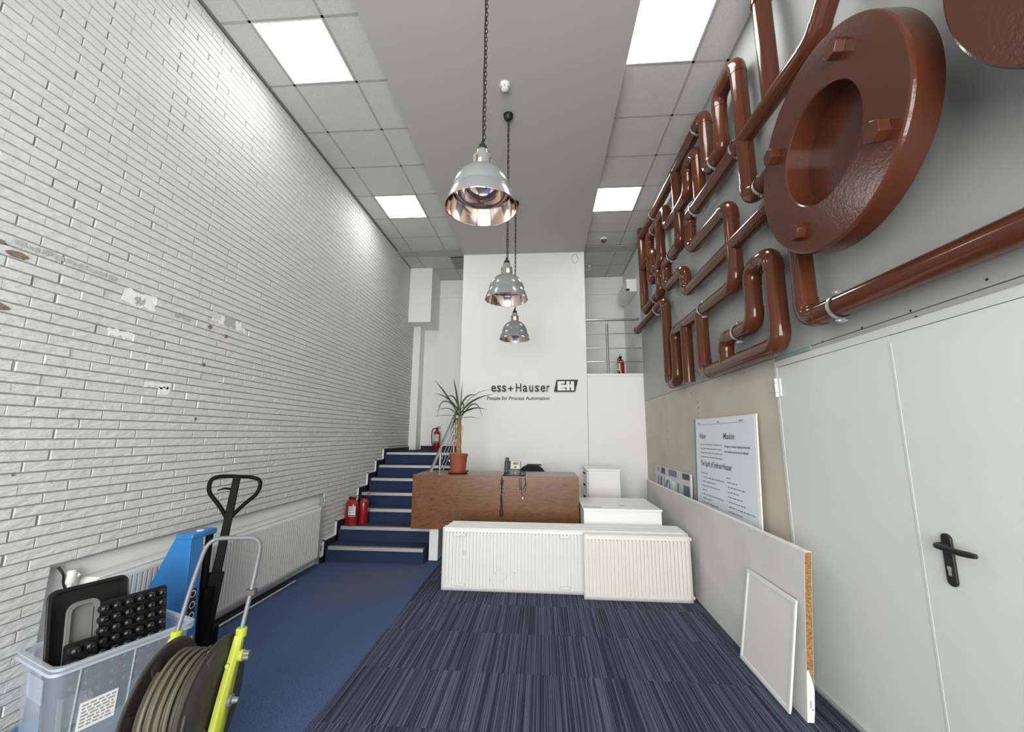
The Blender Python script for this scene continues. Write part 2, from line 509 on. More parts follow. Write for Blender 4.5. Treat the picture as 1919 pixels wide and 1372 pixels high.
PIT, BL, JH = 0.0545, 0.2178, 0.0052
missing = [(2.20, 2.45, 2.27, 2.37), (2.90, 3.28, 2.33, 2.43), (2.56, 2.78, 2.27, 2.31), (2.17, 2.33, 2.05, 2.10), (2.43, 2.64, 1.73, 1.82)]
flush = [(1.79, 2.03, 2.225, 2.265), (1.55, 2.1, 1.955, 1.985), (2.12, 2.36, 1.955, 1.985), (1.9, 2.44, 1.89, 1.92), (2.88, 3.08, 1.89, 1.92),
           (1.5, 1.99, 1.83, 1.86), (1.5, 1.89, 1.78, 1.81), (1.79, 2.31, 1.725, 1.755), (2.11, 2.36, 1.67, 1.70), (2.64, 2.86, 1.73, 1.76), (2.66, 2.88, 1.67, 1.70)]
bricks = []
k0 = -int(0.95 / PIT) - 1
for k in range(k0, 75):
    z0 = 0.95 + PIT * k
    zc = z0 + PIT / 2
    off = 1.782 if k % 2 else 1.891
    j = int((1.0 - off) / BL) - 14
    while True:
        ya = off + BL * j + random.uniform(-0.006, 0.006); yb = ya + BL; j += 1
        if ya > 7.95: break
        if yb < -0.6: continue
        za, zb = z0 + JH / 2, min(z0 + PIT - JH / 2, ZC - 0.012)
        ys, ye = ya + 0.0018, yb - 0.0018
        if zb <= 0.03 or zb - za < 0.012: continue
        za = max(za, 0.0)
        ym = (ya + yb) / 2
        # cut round the niche
        if zc < NZ + 0.004:
            if ys >= NY0 - 0.012 and ye <= NY1 + 0.012: continue
            if ys < NY0 < ye: ye = NY0
            if ys < NY1 < ye: ys = NY1
            if ye - ys < 0.02: continue
        # cut along the stairs' skirting
        if ym > 4.92 and zc < 0.167 * (math.floor((ym - 4.92) / 0.28) + 1) + 0.04 and zc < LAND + 0.07: continue
        if ye > 7.86: ye = 7.86
        if ye - ys < 0.02: continue
        bricks.append((ys, ye, za, zb))


def brick_geo(mb, ys, ye, za, zb, rough=True):
    ym, zm = (ys + ye) / 2, (za + zb) / 2
    flat = any(a < ym < b and c < zm < d for a, b, c, d in flush + missing)
    d = (0.0022 if flat else random.uniform(0.0068, 0.0088))
    ny, nz = (4, 2) if rough else (1, 1)
    x0 = X0 - 0.002
    vs = []; fs = []
    ins = 0.0022
    for i in range(ny + 1):
        for jx in range(nz + 1):
            yy = ys + ins + (ye - ys - 2 * ins) * i / ny; zz = za + ins + (zb - za - 2 * ins) * jx / nz
            vs.append((X0 + d + (random.uniform(-0.0009, 0.0008) if rough and not flat else 0), yy, zz))
    w = nz + 1
    for i in range(ny):
        for jx in range(nz):
            fs.append((i * w + jx, (i + 1) * w + jx, (i + 1) * w + jx + 1, i * w + jx + 1))
    n = len(vs)
    vs += [(x0, ys, za), (x0, ye, za), (x0, ye, zb), (x0, ys, zb)]
    fs.append(tuple([n, n + 1] + [i * w for i in range(ny, -1, -1)]))
    fs.append(tuple([n + 1, n + 2] + [ny * w + q for q in range(nz, -1, -1)]))
    fs.append(tuple([n + 2, n + 3] + [i * w + nz for i in range(0, ny + 1)]))
    fs.append(tuple([n + 3, n] + [q for q in range(0, nz + 1)]))
    mb.add(vs, fs)


def px_size(b):
    p = Vector((XL, (b[0] + b[1]) / 2, (b[2] + b[3]) / 2)) - Vector((0, 0, 1.48))
    z = p.dot(fw)
    if z < 0.2: return -1
    u = p.dot(rt) / z * FPX; w = p.dot(up) / z * FPX
    if abs(u) > 955 or abs(w) > 680: return -1
    return (b[1] - b[0]) * (b[3] - b[2]) / z ** 3


bricks.sort(key=px_size, reverse=True)
near, rest = bricks[:300], bricks[300:]
for b in near:
    mb = MB(); brick_geo(mb, *b)
    mb.obj('brick', 'brick', wall_left)
mb = MB()
for b in rest: brick_geo(mb, *b, rough=(b[0] < 4.5))
stuff(mb.obj('brick_field', 'brick', wall_left))


def ragged(mb, ya, yb, za, zb, x, n=9, amp=0.012):
    pts = []
    for i in range(n): pts.append((ya + (yb - ya) * i / n, za + random.uniform(-amp, amp)))
    for i in range(3): pts.append((yb + random.uniform(-amp, amp), za + (zb - za) * i / 3))
    for i in range(n): pts.append((yb - (yb - ya) * i / n, zb + random.uniform(-amp, amp)))
    for i in range(3): pts.append((ya + random.uniform(-amp, amp), zb - (zb - za) * i / 3))
    mb.prism(pts, lambda a, b, t: (t, a, b), x - 0.001, x + 0.0012)


for a in [(2.215, 2.44, 2.275, 2.365), (2.90, 3.03, 2.345, 2.42), (3.15, 3.27, 2.34, 2.41), (2.18, 2.32, 2.055, 2.095), (2.44, 2.63, 1.775, 1.81), (2.55, 2.63, 1.735, 1.785)]:
    mb = MB(); ragged(mb, *a, X0 + 0.0028); mb.obj('plaster_patch', 'plaster_patch', wall_left)
for a in [(3.02, 3.15, 2.345, 2.42), (2.58, 2.72, 2.28, 2.305), (2.3, 2.36, 2.28, 2.33)]:
    mb = MB(); ragged(mb, *a, X0 + 0.0034); mb.obj('adhesive_patch', 'grey_patch', wall_left)
for (yc, zc, ry, rz) in [(1.70, 2.335, 0.045, 0.018), (1.655, 2.065, 0.06, 0.022), (1.63, 2.37, 0.02, 0.012), (2.89, 2.29, 0.022, 0.018), (3.06, 2.255, 0.018, 0.015),
                          (2.88, 1.99, 0.013, 0.016), (2.87, 1.58, 0.012, 0.012), (1.86, 1.27, 0.006, 0.006)]:
    pts = [(yc + ry * math.cos(t) * random.uniform(0.8, 1.1), zc + rz * math.sin(t) * random.uniform(0.8, 1.1)) for t in [i * PI / 7 for i in range(14)]]
    MB().prism(pts, lambda a, b, t: (t, a, b), X0 + 0.005, X0 + 0.0108).obj('stain', 'stain', wall_left)
# torn strip of mortar above the stain
mb = MB()
for i in range(9):
    yy = 1.68 + i * 0.055
    ragged(mb, yy, yy + 0.045, 2.385 + random.uniform(-.004, .004), 2.40 + random.uniform(0, .01), X0 + 0.010, n=4, amp=0.005)
mb.obj('torn_mortar', 'grey_patch', wall_left)

# skirting on the left wall, stepping up the stairs
def stringer(w0, w1, x0, x1, name, mt, base=None):
    mbx = MB()
    mbx.box(x0, x1, NY1 + 0.0, 4.93, w0, w1)
    return mbx


sk = MB(); ed = MB()
NOSE0, RUN, RISE = 4.92, 0.28, 0.167
xs0, xs1 = XL - 0.004, XL + 0.016
sk.box(xs0, xs1, NY1, NOSE0, 0.0, 0.075)
ed.box(xs0, xs1 + 0.002, NY1, NOSE0 - 0.05, 0.075, 0.088)
for i in range(7):
    ya = NOSE0 + RUN * i; zb = RISE * (i + 1) + 0.075
    yend = ya + RUN if i < 6 else 7.86
    sk.box(xs0, xs1, ya - 0.05, yend, RISE * i + 0.0 if i else 0.0, zb)
    ed.box(xs0, xs1 + 0.002, ya - 0.062, ya - 0.05, RISE * i + 0.075, zb + 0.013)
    ed.box(xs0, xs1 + 0.002, ya - 0.062, yend - 0.05 if i < 6 else yend, zb, zb + 0.013)
bb = struct(sk.obj('baseboard_left', 'black_skirt'))
ed.obj('skirting_edge', 'white_metal', bb)

# ------------------------------------------------------------------ ceiling
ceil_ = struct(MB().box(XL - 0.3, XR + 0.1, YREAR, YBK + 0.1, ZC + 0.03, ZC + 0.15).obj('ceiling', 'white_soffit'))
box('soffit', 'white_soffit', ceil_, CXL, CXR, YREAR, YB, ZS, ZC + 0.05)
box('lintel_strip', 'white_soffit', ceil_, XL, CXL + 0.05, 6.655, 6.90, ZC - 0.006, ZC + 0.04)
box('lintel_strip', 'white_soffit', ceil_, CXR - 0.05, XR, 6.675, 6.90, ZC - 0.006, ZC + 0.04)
LIGHTS = [('L', 2.574), ('L', 4.974), ('R', 2.574), ('R', 4.974)]

colsL = [(XL, -2.302), (-2.302, -1.702), (-1.702, -1.32)]
colsR = [(0.68, 0.728), (0.728, 1.328), (1.328, XR)]
tmesh = {}


def tile(x0, x1, y0, y1):
    key = (round(x1 - x0, 3), round(y1 - y0, 3))
    if key not in tmesh:
        tmesh[key] = MB().box(0.010, key[0] - 0.010, 0.010, key[1] - 0.010, 0.002, 0.02).mesh('ceiling_tile', 'tile')
    o = bpy.data.objects.new('ceiling_tile', tmesh[key]); C.objects.link(o)
    o.parent = ceil_; o.location = (x0, y0, ZC)


rows = [2.574 + 0.6 * k for k in range(-8, 7)]
lit = {(s_, round(y_, 3)) for s_, y_ in LIGHTS}
for y0 in rows:
    y1 = min(y0 + 0.6, 6.66)
    for side, cols in (('L', colsL), ('R', colsR)):
        for ci, (a, b) in enumerate(cols):
            if ci == 1 and (side, round(y0, 3)) in lit: continue
            if b - a > 0.06: tile(a, b, y0, y1)
for (a, b) in [(XL, -2.29), (-2.29, -1.69), (-1.69, -1.35)]:
    for y0, y1 in [(6.90, 7.485), (7.485, 8.08)]:
        if not (a == -1.69 and y0 == 6.90): tile(a, b, y0, y1)
for (a, b) in [(0.70, 1.302), (1.302, XR)]:
    for y0, y1 in [(6.90, 7.50), (7.50, 8.08)]: tile(a, b, y0, y1)


def rail(x0, x1, y0, y1):
    MB().box(x0, x1, y0, y1, ZC, ZC + 0.012).obj('ceiling_rail', 'tbar', ceil_)


for xx in (-2.302, -1.702, 0.728, 1.328): rail(xx - 0.011, xx + 0.011, YREAR, 6.66)
for xx in (-2.29, -1.69, 1.302): rail(xx - 0.011, xx + 0.011, 6.90, 8.08)
rail(XR - 0.022, XR, YREAR, 6.66)
MB().box(XL, XL + 0.026, YREAR, 6.66, ZC - 0.001, ZC + 0.012).obj('edge_trim', 'frame_dark', ceil_)  # edge trim coloured dark to draw the shadow line along the wall top
for yy in rows[1:] + [6.648]:
    rail(XL, CXL + 0.03, yy - 0.011, yy + 0.011); rail(CXR - 0.03, XR, yy - 0.011, yy + 0.011)
for yy in (7.485, 8.07): rail(XL, CXL + 0.1, yy - 0.011, yy + 0.011)
for yy in (7.50, 8.07): rail(CXR, XR, yy - 0.011, yy + 0.011)

names = {('L', 2.574): 'large square ceiling light above the brick wall, nearest of the left pair', ('L', 4.974): 'small-looking square ceiling light over the stairs end of the brick wall',
         ('R', 2.574): 'large square ceiling light beside the soffit, above the brown flange', ('R', 4.974): 'small-looking square ceiling light over the far brown pipes'}
for side, y0 in LIGHTS:
    x0 = -2.302 if side == 'L' else 0.728
    t = thing('ceiling_light', names[(side, y0)], 'ceiling light', (x0 + 0.3, y0 + 0.3, ZC), 'square ceiling lights')
    box('diffuser', 'diffuser', t, x0 + 0.022, x0 + 0.578, y0 + 0.022, y0 + 0.578, ZC + 0.001, ZC + 0.02)
    fr = MB()
    for a in ((0.011, 0.589, 0.011, 0.022), (0.011, 0.589, 0.578, 0.589), (0.011, 0.022, 0.022, 0.578), (0.578, 0.589, 0.022, 0.578)):
        fr.box(x0 + a[0], x0 + a[1], y0 + a[2], y0 + a[3], ZC - 0.002, ZC + 0.02)
    fr.obj('frame', 'white_metal', t)

# ------------------------------------------------------------------ walls at the back
wc = struct(box('wall_center', 'white_wall', None, CXL, CXR, YB, YB + 0.35, -0.1, ZS + 0.05))
wbal = struct(box('wall_balcony', 'white_wall', None, CXR + 0.006, XR + 0.1, YB + 0.006, YB + 0.16, -0.1, MEZZ - 0.03))
box('coping', 'white_lam', wbal, CXR, XR + 0.02, YB - 0.008, YB + 0.17, MEZZ - 0.03, MEZZ)
wback = struct(MB().box(XL - 0.3, XR + 0.25, YBK, YBK + 0.15, 0.5, ZC + 0.1).obj('wall_back', 'white_wall'))
struct(box('trim_1', 'white_lam', None, -2.42, CXL + 0.3, YBK - 0.03, YBK, 4.295, 4.375))
struct(box('trim_2', 'white_lam', None, CXR - 0.1, XR + 0.02, YBK - 0.03, YBK, 4.315, 4.385))
struct(box('floor_landing', 'step', None, XL, CXL, NOSE0 + RUN * 6 + 0.02, YBK, LAND - 0.2, LAND))
struct(box('floor_mezzanine', 'carpet', None, CXR - 0.2, XR + 0.1, YB + 0.16, YBK, MEZZ - 0.25, MEZZ - 0.02))
struct(box('baseboard_back', 'black_skirt', None, -2.41, CXL, YBK - 0.016, YBK, LAND, LAND + 0.07))
bh = struct(box('wall_bulkhead', 'white_wall', None, XL - 0.005, -2.135, 7.44, YBK, 3.605, ZC + 0.03))
pl = struct(box('wall_pillar', 'white_wall', None, XL - 0.005, -2.428, 7.80, YBK, LAND, 3.62))
inner = struct(box('wall_left_alcove', 'white_wall', None, CXL - 0.0, CXL + 0.2, YB + 0.35, YBK, 0.5, ZC + 0.05))
inner = struct(box('wall_right_alcove', 'white_wall', None, CXR - 0.2, CXR, YB + 0.35, YBK, 0.5, ZC + 0.05))

# ------------------------------------------------------------------ right wall with panels and door
DY0, DY1, DSEAM, DZ = 0.93, 2.93, 1.992, 1.955
wr = MB()
wr.box(XR + 0.02, XR + 0.25, YREAR, DY0 - 0.06, -0.1, ZC + 0.05)
wr.box(XR + 0.02, XR + 0.25, DY1 + 0.06, YBK + 0.1, -0.1, ZC + 0.05)
wr.box(XR + 0.02, XR + 0.25, DY0 - 0.06, DY1 + 0.06, DZ + 0.06, ZC + 0.05)
wall_right = struct(wr.obj('wall_right', 'white_wall'))
box('wall_panel', 'grey_panel', wall_right, XR, XR + 0.022, YREAR, 0.30, 2.028, ZC + 0.01)
box('wall_panel', 'grey_panel', wall_right, XR, XR + 0.022, 0.302, 3.00, 2.028, ZC + 0.01)
box('wall_panel', 'grey_panel', wall_right, XR, XR + 0.022, 3.002, 6.67, 2.028, ZC + 0.01)
box('wall_panel', 'beige_panel', wall_right, XR, XR + 0.022, DY1 + 0.03, 5.2, 0.0, 2.024)
box('wall_panel', 'beige_panel', wall_right, XR, XR + 0.022, 5.202, 6.67, 0.0, 2.024)
box('wall_panel', 'beige_panel', wall_right, XR, XR + 0.022, YREAR, DY0 - 0.03, 0.0, 2.024)
box('lintel_panel', 'grey_panel', wall_right, XR + 0.003, XR + 0.022, DY0 - 0.03, DY1 + 0.03, 1.99, 2.024)
box('teal_strip', 'teal', wall_right, XR - 0.003, XR + 0.01, 2.56, 2.93, 2.004, 2.026)
for yy, zz in ((1.55, 2.055), (1.87, 2.035), (1.85, 2.0), (2.15, 2.033), (2.45, 2.03), (3.4, 1.99), (4.6, 1.95)):
    MB().lathe([(0.006, -0.006), (0.006, 0)], (XR + 0.0055, yy, zz), 'x', 8).obj('screw_hole', 'shadow_gap', wall_right)
for (ya, yb, za, zb) in ((4.42, 4.44, 1.2, 1.85), (5.55, 5.56, 1.3, 1.9)):
    mb = MB()
    z = za
    while z < zb:
        mb.box(XR - 0.0008, XR + 0.001, ya + random.uniform(-.004, .004), yb + random.uniform(-.004, .004), z, z + random.uniform(.01, .03)); z += random.uniform(.03, .06)
    mb.obj('glue_mark', 'scuff', wall_right)

door = root('door_1'); door.location = (XR, DSEAM, 0)
fr = MB()
fr.box(XR - 0.006, XR + 0.06, DY0 - 0.055, DY1 + 0.03, DZ, DZ + 0.042)
fr.box(XR - 0.006, XR + 0.06, DY1, DY1 + 0.03, 0, DZ)
fr.box(XR - 0.006, XR + 0.06, DY0 - 0.055, DY0, 0, DZ)
fr.obj('door_frame', 'door_frame', door, bevel=0.0015)
leaf = box('door_leaf', 'door', door, XR - 0.003, XR + 0.055, DSEAM + 0.004, DY1 - 0.003, 0.012, DZ - 0.002, bevel=0.003)
leaf2 = box('door_leaf', 'door', door, XR - 0.004, XR + 0.048, DY0 + 0.004, DSEAM + 0.002, 0.012, DZ - 0.002, bevel=0.003)
box('cover_strip', 'door', leaf2, XR - 0.0052, XR - 0.003, DSEAM - 0.003, DSEAM + 0.008, 0.02, DZ - 0.035)
box('threshold', 'nosing', door, XR - 0.03, XR + 0.05, DY0, DY1 + 0.02, 0.0, 0.014, bevel=0.004)
for zz in (1.75, 0.25):
    h = MB()
    for a, b in ((0, 0.03), (0.033, 0.095), (0.098, 0.128)):
        h.lathe([(0.0115, zz + a), (0.0115, zz + b)], (XR - 0.016, DY1 + 0.006, 0), 'z', 14)
    h.box(XR - 0.012, XR + 0.004, DY1 - 0.03, DY1 + 0.006, zz + 0.005, zz + 0.123)
    h.obj('hinge', 'white_metal', leaf, smooth=True)
hy, hz = 1.862, 1.0
esc = MB().prism(rounded(hy - 0.021, hy + 0.021, hz - 0.10, hz + 0.10, 0.0205, 8), lambda a, b, t: (t, a, b), XR - 0.016, XR - 0.005).obj('escutcheon', 'black', leaf2, bevel=0.003)
lev = MB()
path = corner_path([(XR - 0.012, hy, hz + 0.055), (XR - 0.062, hy, hz + 0.055), (XR - 0.066, hy - 0.05, hz + 0.055), (XR - 0.058, hy - 0.10, hz + 0.05), (XR - 0.05, hy - 0.15, hz + 0.052)], 0.025)
lev.tube(path, [0.0125] + [0.0115] * (len(path) - 2) + [0.009], 14)
lev.obj('lever', 'black', leaf2, smooth=True, angle=60)
cy = MB().prism([(hy + 0.0085 * math.cos(t), hz - 0.032 + 0.0085 * math.sin(t)) for t in [i * PI / 8 for i in range(-2, 11)]] + [(hy - 0.005, hz - 0.060), (hy + 0.005, hz - 0.060)],
                lambda a, b, t: (t, a, b), XR - 0.0185, XR - 0.014).obj('lock_cylinder', 'zinc', leaf2)

# ------------------------------------------------------------------ rear wall with the glazed street front (behind the camera)
rw = MB()
rw.box(XL - 0.3, -2.2, YREAR - 0.15, YREAR, 0, ZC); rw.box(1.3, XR + 0.25, YREAR - 0.15, YREAR, 0, ZC)
rw.box(-2.2, 1.3, YREAR - 0.15, YREAR, 3.35, ZC); rw.box(-2.2, 1.3, YREAR - 0.15, YREAR, 0, 0.15)
struct(rw.obj('wall_rear', 'white_wall'))
w1 = MB()
for xx in (-2.2, -1.04, 0.1, 1.25): w1.box(xx, xx + 0.05, YREAR - 0.02, YREAR + 0.02, 0.15, 3.35)
for zz in (0.15, 2.3, 3.30): w1.box(-2.2, 1.3, YREAR - 0.02, YREAR + 0.02, zz, zz + 0.05)
struct(w1.obj('window_1', 'frame_dark'))

# ------------------------------------------------------------------ staircase
SX0, SX1 = XL + 0.014, -1.385
stairs = thing('staircase', 'blue carpeted staircase with grey nosings rising along the brick wall', 'stairs', (-1.95, NOSE0, 0))
for i in range(7):
    ya = NOSE0 + RUN * i; zt = RISE * (i + 1) + (0.016 if i == 6 else 0)
    x1 = SX1 if i != 2 else -1.60
    st = MB().box(SX0, x1, ya + 0.012, ya + RUN + 0.02 if i < 6 else ya + RUN + 0.03, 0.0 if i == 0 else RISE * i - 0.06, zt).obj('step', 'step', stairs)
    ns = MB()
    ns.box(SX0 + 0.03, x1 - 0.002, ya - 0.004, ya + 0.045, zt - 0.001, zt + 0.004)
    ns.box(SX0 + 0.03, x1 - 0.002, ya - 0.004, ya + 0.012, zt - 0.034, zt + 0.004)
    ns.obj('nosing', 'nosing', st, bevel=0.002)

# ------------------------------------------------------------------ handrail of the stairs
hr = thing('stair_handrail', 'brushed steel stair handrail with thin lower bars behind the potted plant', 'handrail', (-1.45, 5.7, 0))
MB().tube(corner_path([(-1.45, 5.25, 0.95), (-1.45, 6.72, 1.80), (-1.45, 7.2, 2.07)], 0.05), 0.021, 12).obj('handrail_tube', 'steel', hr, smooth=True, angle=60)
for k, dz in enumerate((0.20, 0.32, 0.44)):
    MB().tube([(-1.45, 5.85, 1.297 - dz), (-1.45, 7.1, 2.013 - dz)], 0.007, 8).obj('bar', 'steel', hr, smooth=True)
for yy, zb in ((5.83, 0.67), (6.72, LAND)):
    MB().tube([(-1.45, yy, zb), (-1.45, yy, 0.95 + (yy - 5.25) * 0.575)], 0.018, 10).obj('post', 'steel', hr, smooth=True)

# ------------------------------------------------------------------ balcony railing
br = thing('balcony_railing', 'stainless steel railing with thin bars on the white balcony wall', 'railing', (1.15, YB + 0.08, MEZZ))
RY = YB + 0.08
MB().tube(corner_path([(CXR, RY, 3.402), (XR - 0.05, RY, 3.402), (XR - 0.01, RY, 3.42)], 0.03), 0.019, 12).obj('handrail_tube', 'steel', br, smooth=True)
for zz in (3.165, 2.915, 2.685):
    MB().tube([(CXR, RY, zz), (XR + 0.01, RY, zz)], 0.0075, 8).obj('bar', 'steel', br, smooth=True)
MB().tube([(1.085, RY, MEZZ), (1.085, RY, 3.335)], 0.021, 12).obj('post', 'steel', br, smooth=True)

# ------------------------------------------------------------------ air conditioner, alcove details
ac = thing('air_conditioner', 'white air conditioner box on the wall behind the far pipes', 'air conditioner', (1.55, 7.3, 3.95))
box('casing', 'white_lam', ac, 1.475, XR + 0.02, 6.92, 7.70, 3.955, 4.19, bevel=0.012)
box('outlet_nozzle', 'black', ac, 1.465, 1.52, 6.905, 6.95, 3.965, 4.005, bevel=0.006)
g = thing('air_grille', 'louvred grey air grille in the ceiling above the stairs', 'vent', (-1.40, 7.19, ZC))
box('frame', 'tbar', g, -1.69, -1.12 + 0.0 - 0.25, 6.915, 7.475, ZC - 0.006, ZC + 0.02)
for k in range(9):
    yy = 6.95 + k * 0.06
    MB().box(-1.67, CXL - 0.01, yy, yy + 0.02, ZC - 0.014, ZC - 0.005).obj('slat', 'shadow_gap', g)  # dark strip standing in for the shade between two louvres
    MB().box(-1.67, CXL - 0.01, yy + 0.022, yy + 0.05, ZC - 0.02, ZC - 0.004).obj('louvre', 'steel', g)
tag(MB().ring((0.92, 7.60, ZC - 0.003), 'z', 0.095, 0.008, 24, 8).obj('recessed_light_ring', 'zinc', None, smooth=True), 'thin round recessed lamp ring in the balcony ceiling', 'ceiling lamp')
sd = thing('smoke_detector', 'small white smoke detector on the soffit before the black cord rose', 'smoke detector', (-0.322, 3.19, ZS))
MB().lathe([(0.045, 0), (0.045, -0.02), (0.033, -0.03), (0.033, -0.05), (0.02, -0.062), (0, -0.064)][::-1], (-0.322, 3.19, ZS), 'z', 20).obj('housing', 'white_lam', sd, smooth=True)
for k in range(6):
    a = k * PI / 3
    MB().box(-0.006, 0.006, 0.028, 0.037, -0.05, -0.03, Matrix.Translation((-0.322, 3.19, ZS)) @ Matrix.Rotation(a, 4, 'Z')).obj('vent_rib', 'tbar', sd)
ra = thing('fire_alarm', 'round dark red alarm beacon on a white base on the right ceiling', 'alarm', (1.027, 6.42, ZC))
MB().lathe([(0, -0.02), (0.055, -0.02), (0.06, 0.002)], (1.027, 6.42, ZC), 'z', 20).obj('base', 'white_lam', ra, smooth=True)
MB().lathe([(0, -0.055), (0.035, -0.05), (0.045, -0.02)], (1.027, 6.42, ZC), 'z', 20).obj('lens', 'alarm_red', ra, smooth=True)
mb = MB()
for k in range(3):
    pts = [(0.565 + 0.048 * math.cos(t) * (1 + .05 * k), YB - 0.006 - 0.006 * k, 4.475 + (0.075 + 0.004 * k) * math.sin(t)) for t in [i * 2 * PI / 20 for i in range(21)]]
    mb.tube(pts, 0.006, 6)
tag(mb.obj('cable_coil', 'cream_metal', None, smooth=True), 'small coil of pale cable hung high on the white column', 'cable')

# ------------------------------------------------------------------ pendant lamps
lamp_prof = [(0.195, 0.0), (0.190, 0.02), (0.177, 0.058), (0.165, 0.084), (0.161, 0.090), (0.163, 0.096), (0.158, 0.122), (0.146, 0.155), (0.125, 0.189), (0.096, 0.214), (0.066, 0.230), (0.050, 0.236)]


def make_lamp(label, chain_len):
    t = thing('pendant_lamp', label, 'lamp', (0, 0, 0), 'grey pendant lamps in a row')
    sh = MB().lathe(lamp_prof, n=40)
    sh.f = [f for f in sh.f if len(f) == 4]
    s_ = sh.obj('shade', 'shade', t, smooth=True, angle=60)
    inn = MB().lathe([(r - 0.004, h) for r, h in lamp_prof[:-1]] + [(0.03, 0.232)], n=40)
    inn.f = [f for f in inn.f if len(f) == 4]
    inn.obj('reflector', 'copper_mirror', t, smooth=True, angle=60)
    MB().ring((0, 0, 0), 'z', 0.1945, 0.0035, 40, 6).obj('rim', 'copper_mirror', t, smooth=True)
    nk = MB()
    for k in range(4):
        a = k * PI / 2 + 0.5
        arc = [a + (q - 3) * 0.15 for q in range(7)]
        P = [(0.052 * math.cos(w), 0.052 * math.sin(w)) for w in arc] + [(0.046 * math.cos(w), 0.046 * math.sin(w)) for w in arc[::-1]]
        nk.prism(P, lambda x, y_, z: (x, y_, z), 0.232, 0.300)
    nk.lathe([(0.052, 0.290), (0.052, 0.306), (0.034, 0.318), (0.030, 0.345)], n=24)
    nk.lathe([(0.056, 0.230), (0.056, 0.242), (0.046, 0.242), (0.046, 0.230)], n=24, closed=True)
    nk.obj('neck', 'shade', t, smooth=True)
    MB().lathe([(0.016, 0.246), (0.024, 0.25), (0.024, 0.31)], n=16).obj('socket', 'lamp_glow', t, smooth=True)
    MB().lathe([(0.0, 0.135), (0.022, 0.14), (0.036, 0.165), (0.036, 0.19), (0.022, 0.235), (0.02, 0.25)], n=20).obj('bulb', 'panel_lens', t, smooth=True)
    MB().lathe([(0.030, 0.34), (0.030, 0.35), (0.026, 0.352), (0.026, 0.372), (0.014, 0.376), (0.012, 0.40)], n=16).obj('cable_gland', 'black', t, smooth=True)
    MB().tube([(0.0012 * math.sin(i * 0.9), 0.0012 * math.cos(i * 0.9), 0.38 + (chain_len - 0.38) * i / 40) for i in range(41)], 0.0045, 6).obj('cable', 'black', t, smooth=True)
    ch = MB(); z = 0.385; k = 0
    while z < chain_len - 0.03:
        e = [(0.0075 * math.cos(w), 0.017 * math.sin(w)) for w in [i * PI / 4 for i in range(9)]]
        ch.tube([((a + 0.009, 0.0, z + 0.017 + b) if k % 2 else (0.009, a, z + 0.017 + b)) for a, b in e], 0.0022, 4, caps=False)
        z += 0.029; k += 1
    stuff(ch.obj('chain', 'black_metal', t))
    MB().lathe([(0.0, chain_len - 0.07), (0.02, chain_len - 0.066), (0.04, chain_len - 0.045), (0.05, chain_len - 0.01), (0.05, chain_len)], n=20).obj('ceiling_rose', 'black', t, smooth=True)
    return t


CH = ZS - 2.690
l1 = make_lamp('grey dome pendant lamp with mirrored inside, largest and nearest of three', CH)
l1.location = (-0.325, 2.02, 2.690)
dup(l1, (-0.322, 3.55, 2.693), 0.7, 'grey dome pendant lamp in the middle of the row of three')
dup(l1, (-0.352, 5.09, 2.690), 0.4, 'grey dome pendant lamp farthest back, lowest on the white column')

# ------------------------------------------------------------------ brown pipe installation on the right wall
PX, PR = 1.522, 0.059
net = thing('pipe_installation', 'brown plastic drain pipes bent into letters across the grey wall', 'pipes', (PX, 4.0, 3.4))


def pipe_run(pts, r=0.10, parent=net, start=0.0, end=0.0):
    """pts (y, z): straight pieces and elbows, each piece its own mesh"""
    P = [Vector((PX, a, b)) for a, b in pts]
    cur = P[0]
    for i in range(1, len(P)):
        p = P[i]
        if i == len(P) - 1:
            MB().tube([cur, p], PR, 18).obj('pipe', 'pipe', parent, smooth=True); break
        d1 = (P[i - 1] - p).normalized(); d2 = (P[i + 1] - p).normalized()
        l1_, l2_ = (P[i - 1] - p).length, (P[i + 1] - p).length
        ang = d1.angle(d2)
        tl = min(r if ang < 2.0 else r * 0.5, l1_ * 0.5, l2_ * 0.5)
        a, b = p + d1 * tl, p + d2 * tl
        if (cur - a).length > 0.012:
            MB().tube([cur, a], PR, 18).obj('pipe', 'pipe', parent, smooth=True)
        e = MB(); pts_ = []
        for q in range(9):
            t = q / 8
            pts_.append(a * (1 - t) ** 2 + p * 2 * t * (1 - t) + b * t ** 2)
        ex = 0.02
        pts_ = [a + d1 * min(ex, max(0.001, l1_ * 0.5 - tl + 0.001))] + pts_ + [b + d2 * min(ex, max(0.001, l2_ * 0.5 - tl + 0.001))]
        e.tube(pts_, PR + 0.0034, 18)
        e.obj('elbow', 'pipe', parent, smooth=True, angle=50)
        cur = b


